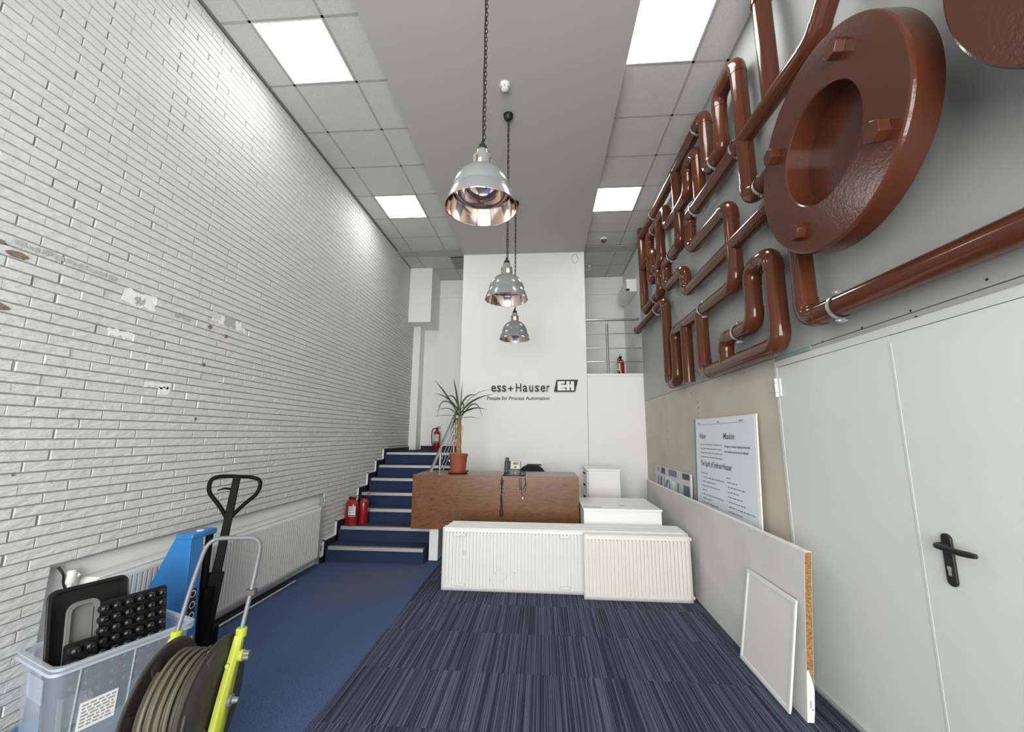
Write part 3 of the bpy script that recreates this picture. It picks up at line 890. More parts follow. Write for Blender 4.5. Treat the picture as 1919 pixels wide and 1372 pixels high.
runs = [
    [(5.95, 4.60), (5.95, 3.29), (5.12, 3.29), (5.12, 3.585), (5.53, 3.585), (5.53, 4.24), (4.73, 4.24), (4.73, 3.965), (3.99, 3.965), (3.98, 4.25), (3.72, 4.25), (3.72, 3.73)],
    [(5.95, 3.96), (5.34, 3.96), (5.34, 3.655), (5.03, 3.655), (5.03, 4.24)],
    [(5.95, 4.455), (3.495, 4.455), (3.495, 3.86), (3.20, 3.86), (3.20, 4.36), (2.86, 4.36), (2.86, 3.19), (2.2, 3.19)],
    [(4.33, 4.455), (4.31, 3.565), (4.87, 3.56), (4.87, 3.26), (4.25, 3.24), (4.25, 2.98), (2.38, 2.985)],
    [(1.78, 3.93), (2.03, 3.67), (3.95, 3.71), (4.03, 3.70), (4.03, 3.36), (3.165, 3.33), (3.165, 2.66), (4.67, 2.66), (4.67, 2.09), (4.97, 2.09), (4.97, 3.13), (6.43, 3.14)],
    [(4.33, 2.66), (4.33, 2.03)],
    [(3.91, 2.66), (3.90, 2.065), (2.665, 2.065), (2.665, 2.68), (2.94, 2.68), (2.95, 2.275), (3.44, 2.275), (3.44, 2.065)],
    [(2.485, 4.62), (2.485, 3.69)],
    [(2.385, 2.985), (2.385, 2.145), (0.2, 2.13)],
]
runs[4] = [(1.76, 3.95), (2.05, 3.66), (4.03, 3.71), (4.03, 3.36), (3.165, 3.33), (3.165, 2.66), (4.67, 2.66), (4.67, 2.09), (4.97, 2.09), (4.97, 3.13), (6.43, 3.14)]
for r_ in runs: pipe_run(r_)
MB().tube([(PX, 2.485, 4.43), (PX, 2.485, 4.52)], PR + 0.007, 18).obj('collar', 'pipe', net, smooth=True)
MB().tube([(PX, 6.40, 3.14), (PX, 6.47, 3.14)], PR + 0.006, 18).obj('collar', 'pipe', net, smooth=True)


def clamp(y, z, ax):
    c = MB()
    n = 22
    prof = [(PR + 0.002, -0.011), (PR + 0.0065, -0.011), (PR + 0.0065, 0.011), (PR + 0.002, 0.011)]
    c.lathe(prof, (PX, y, z), ax, n, closed=True)
    for sgn in (1, -1):
        if ax == 'y':
            c.box(PX - 0.012, PX + 0.012, y - 0.01, y + 0.01, z + sgn * (PR + 0.004) - 0.004, z + sgn * (PR + 0.026))
            c.tube([(PX - 0.028, y, z + sgn * (PR + 0.016)), (PX + 0.028, y, z + sgn * (PR + 0.016))], 0.005, 6)
        else:
            c.box(PX - 0.012, PX + 0.012, y + sgn * (PR + 0.004) - 0.004, y + sgn * (PR + 0.026), z - 0.01, z + 0.01)
    c.tube([(PX + PR, y, z), (XR - 0.004, y, z)], 0.006, 6)
    c.obj('clamp', 'zinc', net)
    c2 = MB().lathe([(PR + 0.0005, -0.017), (PR + 0.004, -0.017), (PR + 0.004, 0.017), (PR + 0.0005, 0.017)], (PX, y, z), ax, n, closed=True)
    c2.obj('rubber_liner', 'rubber', net)


for y_, z_, a_ in [(5.27, 4.455, 'y'), (3.68, 4.455, 'y'), (3.36, 3.86, 'y'), (2.98, 3.695, 'y'), (3.86, 3.705, 'y'), (5.29, 4.24, 'y'), (5.35, 3.29, 'y'), (4.62, 3.56, 'y'),
                   (5.32, 3.13, 'y'), (3.83, 2.66, 'y'), (3.20, 2.275, 'y'), (2.70, 3.19, 'y'), (2.13, 2.142, 'y'), (0.9, 2.135, 'y')]:
    clamp(y_, z_, a_)


def flange(label, yc, zc):
    t = thing('pipe_flange', label, 'flange', (1.39, yc, zc), 'giant brown flanges on the wall')
    R, B, x0, x1 = 0.50, 0.265, 1.33, 1.45
    prof = [(B, x1), (B, x0 + 0.006), (B + 0.006, x0), (R - 0.012, x0), (R - 0.004, x0 + 0.004), (R, x0 + 0.014), (R, x1 - 0.01), (R - 0.01, x1)]
    MB().lathe(prof, (0, yc, zc), 'x', 96, closed=True).obj('ring', 'flange', t, smooth=True, angle=14)
    MB().lathe([(B + 0.02, x1 - 0.004), (B + 0.02, x1 + 0.006)], (0, yc, zc), 'x', 64).obj('back_plate', 'flange', t, smooth=True)
    MB().lathe([(0.16, x1 + 0.005), (0.16, XR - 0.004)], (0, yc, zc), 'x', 40).obj('hub', 'flange', t, smooth=True)
    for a in (30, 120, 210, 300):
        w = math.radians(a); by, bz = yc + 0.39 * math.cos(w), zc + 0.39 * math.sin(w)
        hexa = [(by + 0.046 * math.cos(w + q * PI / 3), bz + 0.046 * math.sin(w + q * PI / 3)) for q in range(6)]
        MB().prism(hexa, lambda p, q, s_: (s_, p, q), 1.286, 1.332).obj('bolt', 'flange', t, bevel=0.003)
    return t


flange('huge round brown flange with four hexagon bolts and a dark bore', 1.862, 2.856)
flange('huge brown flange at the upper right, only its lower edge showing', 0.745, 2.860)

# ------------------------------------------------------------------ lettering and emblem on the white column
def col_fn(a, b, t): return (a, t, b)


k_ = 1 / 9.595
from_px = lambda u, v: (-0.855 + (900 + u * k_ - 919) * (0.972 / 111.0), 2.171 - (700 + v * k_ - 735) * 0.00875)
sg = thing('wall_lettering', 'black raised lettering with a slogan below on the white column', 'sign', (-0.4, YB, 2.16))
for ch, u0_, u1_, v0_, v1_ in [('e', 195, 283, 212, 330), ('s', 297, 375, 212, 330), ('s', 391, 470, 212, 330), ('+', 501, 595, 222, 316), ('H', 641, 739, 177, 328),
                              ('a', 766, 853, 212, 330), ('u', 880, 955, 214, 330), ('s', 984, 1061, 212, 330), ('e', 1084, 1173, 212, 330), ('r', 1194, 1248, 212, 328)]:
    a0, b1 = from_px(u0_, v0_); a1, b0 = from_px(u1_, v1_)
    text_solid(MB(), ch, col_fn, a0, a1, b0, b1, YB - 0.012, YB).obj('letter', 'sign_black', sg)
a0, b1 = from_px(124, 410); a1, b0 = from_px(1247, 492)
text_solid(MB(), 'People for Process Automation', col_fn, a0, a1, b0, b1, YB - 0.006, YB).obj('slogan', 'ink', sg)
em = thing('wall_emblem', 'black slanted emblem with white EH letters on the white column', 'sign', (0.4, YB, 2.26))


def polyround(P, r=0.014, n=4):
    out = []
    for i in range(len(P)):
        a, p, b = Vector(P[i - 1]), Vector(P[i]), Vector(P[(i + 1) % len(P)])
        d1 = (a - p).normalized(); d2 = (b - p).normalized()
        for q in range(n + 1):
            t = q / n; out.append(tuple((p + d1 * r) * (1 - t) ** 2 + p * 2 * t * (1 - t) + (p + d2 * r) * t ** 2))
    return out


MB().prism(polyround([from_px(*p) for p in ((1322, 330), (1372, 112), (1756, 112), (1700, 330))]), col_fn, YB - 0.014, YB).obj('plate', 'sign_black', em)
MB().prism([from_px(*p) for p in ((1390, 140), (1527, 140), (1512, 183), (1448, 183), (1448, 200), (1510, 200), (1524, 228), (1505, 262), (1448, 262), (1448, 268), (1532, 268), (1532, 306), (1390, 306))],
           col_fn, YB - 0.019, YB - 0.013).obj('letter', 'sign_white', em)
MB().prism([from_px(*p) for p in ((1548, 140), (1603, 140), (1603, 203), (1625, 203), (1625, 140), (1683, 140), (1683, 306), (1625, 306), (1625, 248), (1603, 248), (1603, 306), (1548, 306), (1548, 250), (1508, 250), (1528, 203), (1548, 203))],
           col_fn, YB - 0.019, YB - 0.013).obj('letter', 'sign_white', em)

# ------------------------------------------------------------------ reception counter
ct = thing('reception_counter', 'glossy brown wood-look reception counter standing off the floor', 'counter', (-0.57, 5.2, 0))
box('counter_box', 'wood', ct, -1.555, 0.417, 4.95, 5.60, 0.385, 1.0, bevel=0.002)
box('pedestal', 'white_lam', ct, -1.36, -1.25, 5.07, 5.45, 0.004, 0.386, bevel=0.004)
box('pedestal', 'white_lam', ct, 0.20, 0.31, 5.07, 5.45, 0.004, 0.386, bevel=0.004)

# potted yucca
pt = thing('potted_yucca', 'yucca plant in a terracotta pot on the brown counter', 'plant', (-1.07, 5.25, 1.0))
px_, py_ = -1.07, 5.25
MB().lathe([(0.10, 1.0), (0.128, 1.012), (0.135, 1.028), (0.130, 1.028), (0.105, 1.010), (0.0, 1.008)], (px_, py_, 0), 'z', 32).obj('saucer', 'terracotta', pt, smooth=True)
MB().lathe([(0.0, 1.012), (0.090, 1.012), (0.113, 1.205), (0.120, 1.207), (0.121, 1.236), (0.113, 1.238), (0.108, 1.215), (0.0, 1.213)], (px_, py_, 0), 'z', 32).obj('pot', 'terracotta', pt, smooth=True)
MB().lathe([(0.0, 1.219), (0.108, 1.217)], (px_, py_, 0), 'z', 24).obj('soil', 'soil', pt)
MB().box(px_ - 0.108, px_ - 0.095, py_ - 0.07, py_ - 0.045, 1.145, 1.165).obj('sticker', 'label_white', pt)
trunk = [(px_ + 0.004 * math.sin(i * 1.3), py_, 1.205 + i * 0.032) for i in range(16)]
MB().tube(trunk, [0.034 - 0.0006 * i + 0.0022 * (i % 2) for i in range(16)], 14).obj('trunk', 'bark', pt, smooth=True, angle=80)
MB().tube([(px_ + 0.01, py_ - 0.02, 1.62), (px_ + 0.055, py_ - 0.035, 1.58), (px_ + 0.058, py_ - 0.035, 1.50), (px_ + 0.02, py_ - 0.03, 1.42)], 0.0025, 6).obj('tie', 'bark', pt, smooth=True)


def leaf(base, mid, tip, w, mt='leaf', n=9):
    B, Mi, T = Vector(base), Vector(mid), Vector(tip)
    g_ = []
    for i in range(n + 1):
        t = i / n
        p = B * (1 - t) ** 2 + Mi * 2 * t * (1 - t) + T * t ** 2
        d = ((Mi - B) * (1 - t) + (T - Mi) * t).normalized()
        side = d.cross(Vector((0.12, 1, 0.25))).normalized()
        nrm = d.cross(side).normalized()
        w_ = w * 0.78
        ww = w_ * (0.45 + 1.9 * t) if t < 0.3 else w_ * 1.02 * (1 - ((t - 0.3) / 0.7) ** 1.8)
        ww = max(ww, 0.0012)
        g_.append([p - side * ww + nrm * ww * 0.35, p, p + side * ww + nrm * ww * 0.35])
    MB().sheet(g_).obj('leaf', mt, pt, smooth=True, angle=80, solid=0.0025)


cx_, cz_ = -1.08, 1.84
for tip, mid, w, mt in [((-1.41, 5.20, 2.18), (-1.24, 5.2, 2.02), 0.016, 'leaf'), ((-1.18, 5.3, 2.22), (-1.12, 5.28, 2.05), 0.017, 'leaf'), ((-1.05, 5.3, 2.17), (-1.07, 5.3, 2.02), 0.010, 'leaf'),
                       ((-0.69, 5.35, 2.07), (-0.92, 5.3, 2.05), 0.006, 'leaf_dry'), ((-0.62, 5.15, 1.99), (-0.93, 5.15, 1.95), 0.016, 'leaf'), ((-0.70, 5.1, 1.79), (-0.90, 5.1, 1.86), 0.013, 'leaf'),
                       ((-0.77, 5.2, 1.70), (-0.84, 5.2, 2.06), 0.011, 'leaf'), ((-1.345, 5.2, 1.70), (-1.34, 5.2, 2.06), 0.013, 'leaf_dry'), ((-1.385, 5.28, 1.78), (-1.22, 5.25, 1.88), 0.008, 'leaf_dry'),
                       ((-1.42, 5.3, 1.715), (-1.27, 5.3, 1.73), 0.005, 'leaf_dry'), ((-1.03, 5.08, 1.59), (-1.045, 5.05, 1.93), 0.018, 'leaf_dry'), ((-1.38, 5.15, 2.0), (-1.2, 5.15, 1.98), 0.013, 'leaf'),
                       ((-1.25, 5.2, 1.93), (-1.13, 5.2, 2.08), 0.013, 'leaf'), ((-0.89, 5.2, 1.80), (-0.98, 5.12, 1.76), 0.010, 'leaf'), ((-1.17, 5.12, 1.47), (-1.09, 5.1, 1.72), 0.014, 'leaf'),
                       ((-0.83, 5.35, 1.69), (-0.93, 5.3, 1.72), 0.005, 'leaf_dry'), ((-1.20, 5.28, 1.80), (-1.14, 5.28, 1.75), 0.008, 'leaf_dry'), ((-1.00, 5.12, 1.74), (-0.98, 5.1, 1.96), 0.014, 'leaf'),
                       ((-1.10, 5.1, 1.66), (-1.11, 5.12, 1.80), 0.016, 'leaf'), ((-1.04, 5.2, 1.90), (-1.05, 5.18, 1.84), 0.014, 'leaf'), ((-0.86, 5.25, 1.985), (-0.99, 5.22, 2.03), 0.015, 'leaf')]:
    leaf((px_ + random.uniform(-.012, .012), py_ + random.uniform(-.012, .012), random.uniform(1.66, 1.84)), mid, tip, w, mt)

# desk phone
ph = thing('desk_phone', 'charcoal and silver office desk phone on the brown counter', 'phone', (-0.38, 5.08, 1.0))
tilt = Matrix.Translation((-0.375, 5.03, 1.004)) @ Matrix.Rotation(math.radians(52), 4, 'X')
box('base', 'phone_dark', ph, -0.095, 0.105, 0.0, 0.205, -0.03, 0.0, bevel=0.006, Mx=tilt)
box('foot', 'phone_dark', ph, -0.45, -0.29, 5.06, 5.15, 1.0, 1.07, bevel=0.006)
box('face_plate', 'phone_silver', ph, -0.018, 0.098, 0.085, 0.198, 0.0, 0.004, bevel=0.003, Mx=tilt)
box('screen', 'phone_screen', ph, 0.012, 0.078, 0.145, 0.178, 0.003, 0.006, Mx=tilt)
box('navigation_key', 'phone_dark', ph, 0.030, 0.054, 0.098, 0.118, 0.003, 0.008, bevel=0.003, Mx=tilt)
for r_ in range(4):
    for c_ in range(6):
        box('key', 'phone_silver' if c_ in (3,) else 'label_grey', ph, -0.012 + c_ * 0.018, 0.001 + c_ * 0.018, 0.012 + r_ * 0.017, 0.022 + r_ * 0.017, 0.0, 0.004, Mx=tilt)
hs = MB()
hp = [tilt @ Vector((-0.062, 0.01, 0.026)), tilt @ Vector((-0.062, 0.05, 0.034)), tilt @ Vector((-0.062, 0.16, 0.036)), tilt @ Vector((-0.062, 0.215, 0.026))]
hs.tube(hp, [0.026, 0.021, 0.021, 0.026], 12)
hs.obj('handset', 'phone_dark', ph, smooth=True, angle=60)
cd = MB()
L_ = [(-0.455, 5.02, 1.01), (-0.475, 4.955, 1.0), (-0.487, 4.935, 0.94), (-0.487, 4.935, 0.75), (-0.492, 4.935, 0.60), (-0.50, 4.935, 0.565), (-0.482, 4.935, 0.545), (-0.470, 4.935, 0.575), (-0.482, 4.935, 0.70), (-0.478, 4.935, 0.93), (-0.44, 4.99, 1.008)]
Lr = corner_path(L_, 0.03, 5)
seg = []
for i in range(len(Lr) - 1):
    for q in range(14): seg.append(Lr[i].lerp(Lr[i + 1], q / 14))
tot = 0; hel = []
for i, p in enumerate(seg):
    if i: tot += (p - seg[i - 1]).length
    w = tot / 0.011 * 2 * PI / 1.6
    hel.append(p + Vector((0.0065 * math.cos(w), 0.004 * math.sin(w) - 0.002, 0.0045 * math.sin(w))))
cd.tube(hel, 0.0042, 5)
cd.obj('coiled_cord', 'black', ph, smooth=True)
pa = thing('power_adapter', 'small black adapter with hanging cables beside the desk phone', 'adapter', (-0.24, 5.03, 1.0))
box('body', 'black', pa, -0.272, -0.205, 4.99, 5.07, 1.002, 1.05, bevel=0.008)
for L_ in ([(-0.27, 5.0, 1.012), (-0.278, 4.945, 0.985), (-0.275, 4.94, 0.90), (-0.262, 4.94, 0.845), (-0.235, 4.94, 0.842), (-0.205, 4.94, 0.90), (-0.20, 4.945, 0.985), (-0.225, 5.0, 1.012)],
           [(-0.25, 5.0, 1.012), (-0.258, 4.945, 0.985), (-0.254, 4.94, 0.88), (-0.243, 4.94, 0.80), (-0.235, 4.94, 0.765)],
           [(-0.225, 5.0, 1.012), (-0.218, 4.945, 0.985), (-0.196, 4.94, 0.93), (-0.20, 4.94, 0.85), (-0.212, 4.94, 0.825)]):
    MB().tube(corner_path(L_, 0.03, 4), 0.0036, 6).obj('cable', 'black', pa, smooth=True)
box('plug', 'phone_silver', pa, -0.243, -0.228, 4.936, 4.944, 0.742, 0.768)

# ------------------------------------------------------------------ behind the counter
oc = thing('office_chair', 'charcoal fabric office chair behind the counter, its rounded backrest top showing', 'chair', (-0.16, 6.1, 0))
bk = [[(-0.16 + 0.225 * math.sin(a) * (0.35 + 0.65 * math.cos((zz - 0.72) * 1.45)), 6.08 - 0.10 * math.cos(a) + 0.1, 0.52 + (zz - 0.45)) for a in [(-1 + q / 5) * 1.2 for q in range(11)]] for zz in [0.5, 0.6, 0.7, 0.8, 0.88, 0.94, 0.965]]
def supere(sx, sz, n=28, e=2.6):
    return [(math.copysign(abs(math.cos(t)) ** (2 / e), math.cos(t)) * sx, math.copysign(abs(math.sin(t)) ** (2 / e), math.sin(t)) * sz) for t in [i * 2 * PI / n for i in range(n)]]
MB().prism([(-0.16 + a, 0.775 + b) for a, b in supere(0.215, 0.275)], lambda a, b, t: (a, t + 0.35 * (a + 0.16) ** 2, b), 6.15, 6.21).obj('backrest', 'chair_fabric', oc, bevel=0.02, seg=3)
MB().prism([(-0.16 + a, 5.91 + b) for a, b in supere(0.235, 0.22)], lambda a, b, t: (a, b, t), 0.43, 0.50).obj('seat', 'chair_fabric', oc, bevel=0.02, seg=3)
MB().tube([(-0.16, 5.94, 0.42), (-0.16, 6.19, 0.40), (-0.16, 6.23, 0.5), (-0.16, 6.21, 0.7)], 0.018, 10).obj('back_support', 'black', oc, smooth=True)
MB().tube([(-0.16, 5.94, 0.09), (-0.16, 5.94, 0.43)], 0.026, 12).obj('gas_lift', 'black_metal', oc, smooth=True)
for q in range(5):
    a = q * 2 * PI / 5
    lg = MB().tube([(-0.16, 5.94, 0.11), (-0.16 + 0.27 * math.cos(a), 5.94 + 0.27 * math.sin(a), 0.075)], [0.022, 0.015], 8).obj('leg', 'black', oc, smooth=True)
    MB().lathe([(0.026, -0.02), (0.03, -0.01), (0.03, 0.01), (0.026, 0.02)], (-0.16 + 0.27 * math.cos(a), 5.94 + 0.27 * math.sin(a), 0.034), 'x', 12).obj('caster', 'black', lg, smooth=True)
wu = thing('wall_unit', 'white wall unit with a grey slot low on the white column', 'vent', (-0.18, YB, 0.9))
box('casing', 'white_lam', wu, -0.36, 0.005, YB - 0.06, YB, 0.80, 1.055, bevel=0.006)
box('slot', 'label_green', wu, -0.25, -0.02, YB - 0.064, YB - 0.055, 1.003, 1.03)
fc = thing('drawer_cabinet', 'white drawer cabinet behind the low white desk, drawers facing the counter', 'cabinet', (0.82, 6.1, 0))
box('body', 'white_lam', fc, 0.625, 1.055, 5.86, 6.42, 0.02, 1.0, bevel=0.003)
box('top', 'white_lam', fc, 0.600, 1.062, 5.845, 6.43, 1.0, 1.022, bevel=0.003)
for k in range(6):
    z0 = 0.012 + k * 0.164
    d_ = box('drawer', 'white_lam', fc, 0.604, 0.622, 5.863, 6.417, z0, z0 + 0.158, bevel=0.003)
    MB().box(0.586, 0.604, 6.08, 6.22, z0 + 0.105, z0 + 0.124).obj('handle', 'black_metal', d_, bevel=0.003)
dk = thing('low_desk', 'white low desk with solid front standing right of the brown counter', 'desk', (0.83, 4.95, 0))
box('desk_top', 'white_lam', dk, 0.425, 1.238, 4.54, 5.34, 0.698, 0.72, bevel=0.003)
box('front_panel', 'white_lam', dk, 0.430, 1.228, 4.548, 4.568, 0.01, 0.697)
box('side_panel', 'white_lam', dk, 0.430, 0.450, 4.57, 5.33, 0.01, 0.697)
box('side_panel', 'white_lam', dk, 1.208, 1.228, 4.57, 5.33, 0.01, 0.697)
MB().box(0.44, 0.62, 4.60, 4.68, 0.7195, 0.7207).obj('dust_mark', 'light_print', dk)
MB().lathe([(0.034, 0.7195), (0.036, 0.722), (0.03, 0.7235), (0.0, 0.7235)], (0.865, 4.75, 0), 'z', 20).obj('cable_cap', 'light_print', dk, smooth=True)

# ------------------------------------------------------------------ fire extinguishers
def make_ext(label, hose=True, lab=True):
    t = thing('fire_extinguisher', label, 'fire extinguisher', (0, 0, 0), 'red fire extinguishers')
    MB().lathe([(0.0, 0.0), (0.058, 0.0), (0.062, 0.012), (0.062, 0.30), (0.056, 0.335), (0.036, 0.36), (0.020, 0.37), (0.019, 0.385)], n=24).obj('cylinder', 'red', t, smooth=True)
    hd = MB(); hd.lathe([(0.02, 0.38), (0.022, 0.385), (0.022, 0.415), (0.014, 0.42)], n=14)
    hd.box(-0.01, 0.01, -0.03, 0.02, 0.405, 0.42)
    hd.obj('valve', 'black_metal', t, smooth=True)
    MB().tube([(0, -0.02, 0.418), (0.03, -0.03, 0.432), (0.075, -0.035, 0.452)], 0.006, 6).obj('lever', 'red', t, smooth=True)
    MB().tube([(0, -0.02, 0.41), (0.04, -0.03, 0.412), (0.08, -0.035, 0.405)], 0.006, 6).obj('carry_handle', 'red', t, smooth=True)
    if lab:
        g_ = [[(0.0632 * math.sin(a), -0.0632 * math.cos(a), zz) for a in [(-1 + q / 5) * 0.85 for q in range(11)]] for zz in (0.14, 0.29)]
        l_ = MB().sheet(g_).obj('label', 'label_white', t)
        pr_ = MB()
        for zz, h in ((0.272, 0.012), (0.245, 0.016), (0.222, 0.012), (0.20, 0.008), (0.187, 0.008)):
            pr_.sheet([[(0.0636 * math.sin(a), -0.0636 * math.cos(a), z_) for a in [(-1 + q / 5) * 0.6 for q in range(11)]] for z_ in (zz, zz + h)])
        pr_.obj('print', 'label_grey', l_)
        MB().sheet([[(0.0636 * math.sin(a), -0.0636 * math.cos(a), z_) for a in [(-1 + q / 5) * 0.75 for q in range(11)]] for z_ in (0.145, 0.165)]).obj('green_band', 'label_green', l_)
    if hose:
        MB().tube(corner_path([(-0.01, 0.0, 0.405), (-0.09, 0.0, 0.40), (-0.105, 0.0, 0.28), (-0.095, 0.0, 0.12), (-0.066, 0.0, 0.06)], 0.05, 6), 0.010, 8).obj('hose', 'black', t, smooth=True)
    return t


e1 = make_ext('fire extinguisher with a hose standing on the landing at the top of the stairs')
e1.location = (-2.045, 7.90, LAND + 0.002)
STEP2 = 2 * RISE + 0.002
e2 = make_ext('fire extinguisher with a white label, front one of three on the stairs', hose=False)
for ch in list(bpy.data.objects):
    pass
e2.location = (-2.412, 5.275, STEP2); e2.scale = (0.98, 0.98, 0.82)
MB().tube([(0, 0, 0.41), (0.008, 0, 0.47)], 0.012, 8).obj('grip', 'black', e2, smooth=True)
e3 = make_ext('fire extinguisher without a visible label, against the brick wall on the stairs', hose=False, lab=False)
e3.location = (-2.497, 5.355, STEP2); e3.scale = (0.86, 0.86, 0.80)
e4 = dup(e3, (-2.322, 5.375, STEP2), 0.8, 'fire extinguisher right of the other two on the stairs, label turned away')
e4.scale = (0.95, 0.95, 0.84)
e5 = dup(e1, (1.395, 7.30, MEZZ - 0.018), -1.2, 'fire extinguisher behind the balcony railing')

# ------------------------------------------------------------------ panel radiators
def rad_face(x0, x1, z0, z1, yf, pitch=0.0333, d=0.017, mir=1):
    """corrugated radiator sheet facing -y at yf"""
    mb = MB(); m0 = 0.028
    n = int((x1 - x0 - 2 * m0) / pitch); pp = (x1 - x0 - 2 * m0) / n
    zs = [z0, z0 + 0.040, z0 + 0.052, z1 - 0.052, z1 - 0.040, z1]
    cols_ = [(x0, 0)]
    for i in range(n):
        b = x0 + m0 + i * pp
        cols_ += [(b + pp * 0.10, 0), (b + pp * 0.17, 1), (b + pp * 0.45, 1), (b + pp * 0.52, 0)]
    cols_.append((x1, 0))
    g_ = []
    for zi, z in enumerate(zs):
        g_.append([(x, yf + (d * mir if (k and zi in (2, 3)) else 0), z) for x, k in cols_])
    mb.sheet(g_)
    return mb


def radiator(label, x0, x1, y0, depth, h, mt, group, brackets=(), tilt_=0.0):
    """bare double panel radiator standing on the floor, front at y0"""
    t = thing('panel_radiator', label, 'radiator', ((x0 + x1) / 2, y0 + depth / 2, 0.004), group)
    z0, z1 = 0.006, h
    rad_face(x0, x1, z0, z1, y0).obj('front_panel', mt, t, smooth=True, angle=20, solid=0.002)
    rad_face(x0, x1, z0, z1, y0 + depth, mir=-1).obj('back_panel', mt, t, smooth=True, angle=20, solid=0.002)
    ed_ = MB()
    for yy in (y0 + 0.006, y0 + depth - 0.022):
        ed_.box(x0 + 0.002, x1 - 0.002, yy, yy + 0.012, z1 - 0.03, z1 + 0.002); ed_.box(x0 + 0.002, x1 - 0.002, yy, yy + 0.012, z0, z0 + 0.03)
        ed_.box(x0 + 0.002, x0 + 0.014, yy, yy + 0.016, z0, z1); ed_.box(x1 - 0.014, x1 - 0.002, yy, yy + 0.016, z0, z1)
    ed_.obj('rim', mt, t, bevel=0.004)
    fins = MB(); g_ = []
    n = int((x1 - x0 - 0.1) / 0.0165)
    for zz in (z0 + 0.05, z1 - 0.065):
        g_.append([(x0 + 0.05 + 0.0165 * i, y0 + 0.024 + (depth - 0.048) * (0.5 + 0.5 * (1 if (i // 2) % 2 else -1) * 0.98), zz) for i in range(n)])
    fins.sheet(g_)
    fins.obj('convector_fins', 'fin', t)
    for bx in brackets:
        for zz in (z0 + 0.045, z1 - 0.075):
            MB().box(bx - 0.048, bx + 0.048, y0 - 0.02, y0 + 0.002, zz, zz + 0.024).obj('bracket', mt, t, bevel=0.004)
    for zz in (z0 + 0.03, z1 - 0.03):
        MB().lathe([(0.016, -0.004), (0.016, 0.022), (0.010, 0.026)], (x1, y0 + depth / 2, zz), 'x', 14).obj('connector', mt, t, smooth=True)
    return t


G = 'white panel radiators stacked on the floor'
radiator('long white panel radiator, rearmost of the stack before the counter', -0.955, 1.360, 4.395, 0.085, 0.578, 'white_metal', G)
radiator('long white panel radiator, second from the back of the stack', -0.965, 1.355, 4.285, 0.085, 0.578, 'white_metal', G)
radiator('long white panel radiator with bracket tabs and a chip, left front of the stack', -0.982, 1.345, 4.165, 0.085, 0.580, 'white_metal', G, brackets=(-0.80, 0.205))
radiator('short cream panel radiator standing in front of the long white ones', 0.375, 1.340, 4.06, 0.08, 0.568, 'cream_metal', G)
o_ = [x for x in bpy.data.objects if x.get('label', '').startswith('long white panel radiator with')][0]
MB().prism([(-0.765 + 0.012 * math.cos(t), 0.345 + 0.024 * math.sin(t)) for t in [i * PI / 5 for i in range(10)]], lambda a, b, t: (a, t, b), 4.160, 4.166).obj('chip_mark', 'light_print', o_)
mb = MB()
for q in range(9):
    xx, zz = random.uniform(-0.55, -0.28), random.uniform(0.08, 0.22)
    mb.box(xx, xx + 0.004, 4.162, 4.1652, zz, zz + random.uniform(0.004, 0.012))
mb.obj('scratches', 'scuff', o_)

# wall radiator in the niche (faces +x)
wrd = thing('wall_radiator', 'long white ribbed wall radiator in the niche under the brick wall', 'radiator', (-2.58, 3.6, 0.09))
NXF = -2.512
fc_ = rad_face(2.30, 4.70, 0.092, 0.655, 0.0)
fc_.v = [(NXF - v[1], v[0], v[2]) for v in fc_.v]
fc_.obj('front_panel', 'white_metal', wrd, smooth=True, angle=20, solid=0.002)
box('body', 'white_metal', wrd, NXF - 0.10, NXF - 0.018, 2.305, 4.695, 0.095, 0.65)
MB().box(NXF - 0.105, NXF + 0.002, 2.30, 4.70, 0.655, 0.668).obj('top_grille', 'white_metal', wrd, bevel=0.003)
box('side_cover', 'white_metal', wrd, NXF - 0.105, NXF + 0.001, 4.70, 4.706, 0.092, 0.66)
box('side_cover', 'white_metal', wrd, NXF - 0.105, NXF + 0.001, 2.294, 2.30, 0.092, 0.66)
va = MB()
va.tube(corner_path([(-2.59, 2.22, 0.05), (-2.59, 2.22, 0.68), (-2.575, 2.25, 0.70)], 0.02), 0.011, 8)
va.lathe([(0.02, 0.66), (0.024, 0.67), (0.024, 0.72), (0.018, 0.73)], (-2.59, 2.22, 0), 'z', 12)
va.obj('valve', 'white_metal', wrd, smooth=True)
MB().tube(corner_path([(-2.585, 2.24, 0.58), (-2.60, 2.195, 0.66), (-2.585, 2.18, 0.72), (-2.605, 2.16, 0.76)], 0.03), 0.006, 6).obj('valve_cable', 'black', wrd, smooth=True)

# loose rods on the floor along the radiator
tag(MB().box(-2.55, -2.512, 3.02, 4.15, 0.002, 0.03).obj('floor_rail', 'black_skirt', None, bevel=0.003), 'flat black rail lying on the floor under the wall radiator', 'rail')
tag(MB().tube([(-2.487, 2.98, 0.014), (-2.487, 4.235, 0.014)], 0.0125, 10).obj('metal_rod', 'zinc', None, smooth=True), 'thin grey metal rod lying on the blue carpet beside the wall radiator', 'rod')

# ------------------------------------------------------------------ chipboard panel leaning along the right wall
bd = thing('leaning_board', 'long grey laminated chipboard panel leaning along the right wall', 'board', (1.42, 4.2, 0))
YA, YZ, HB, TH = 2.53, 6.02, 0.85, 0.038
SL, SY = 0.075, 0.0175   # lean per height, drift along y


def board_pt(y, h, t):
    return (1.375 + SY * (y - YA) * (1 - h / HB) + SL * h / HB + t, y, h + (0.02 * (y - YA) / 3.5 * h / HB))


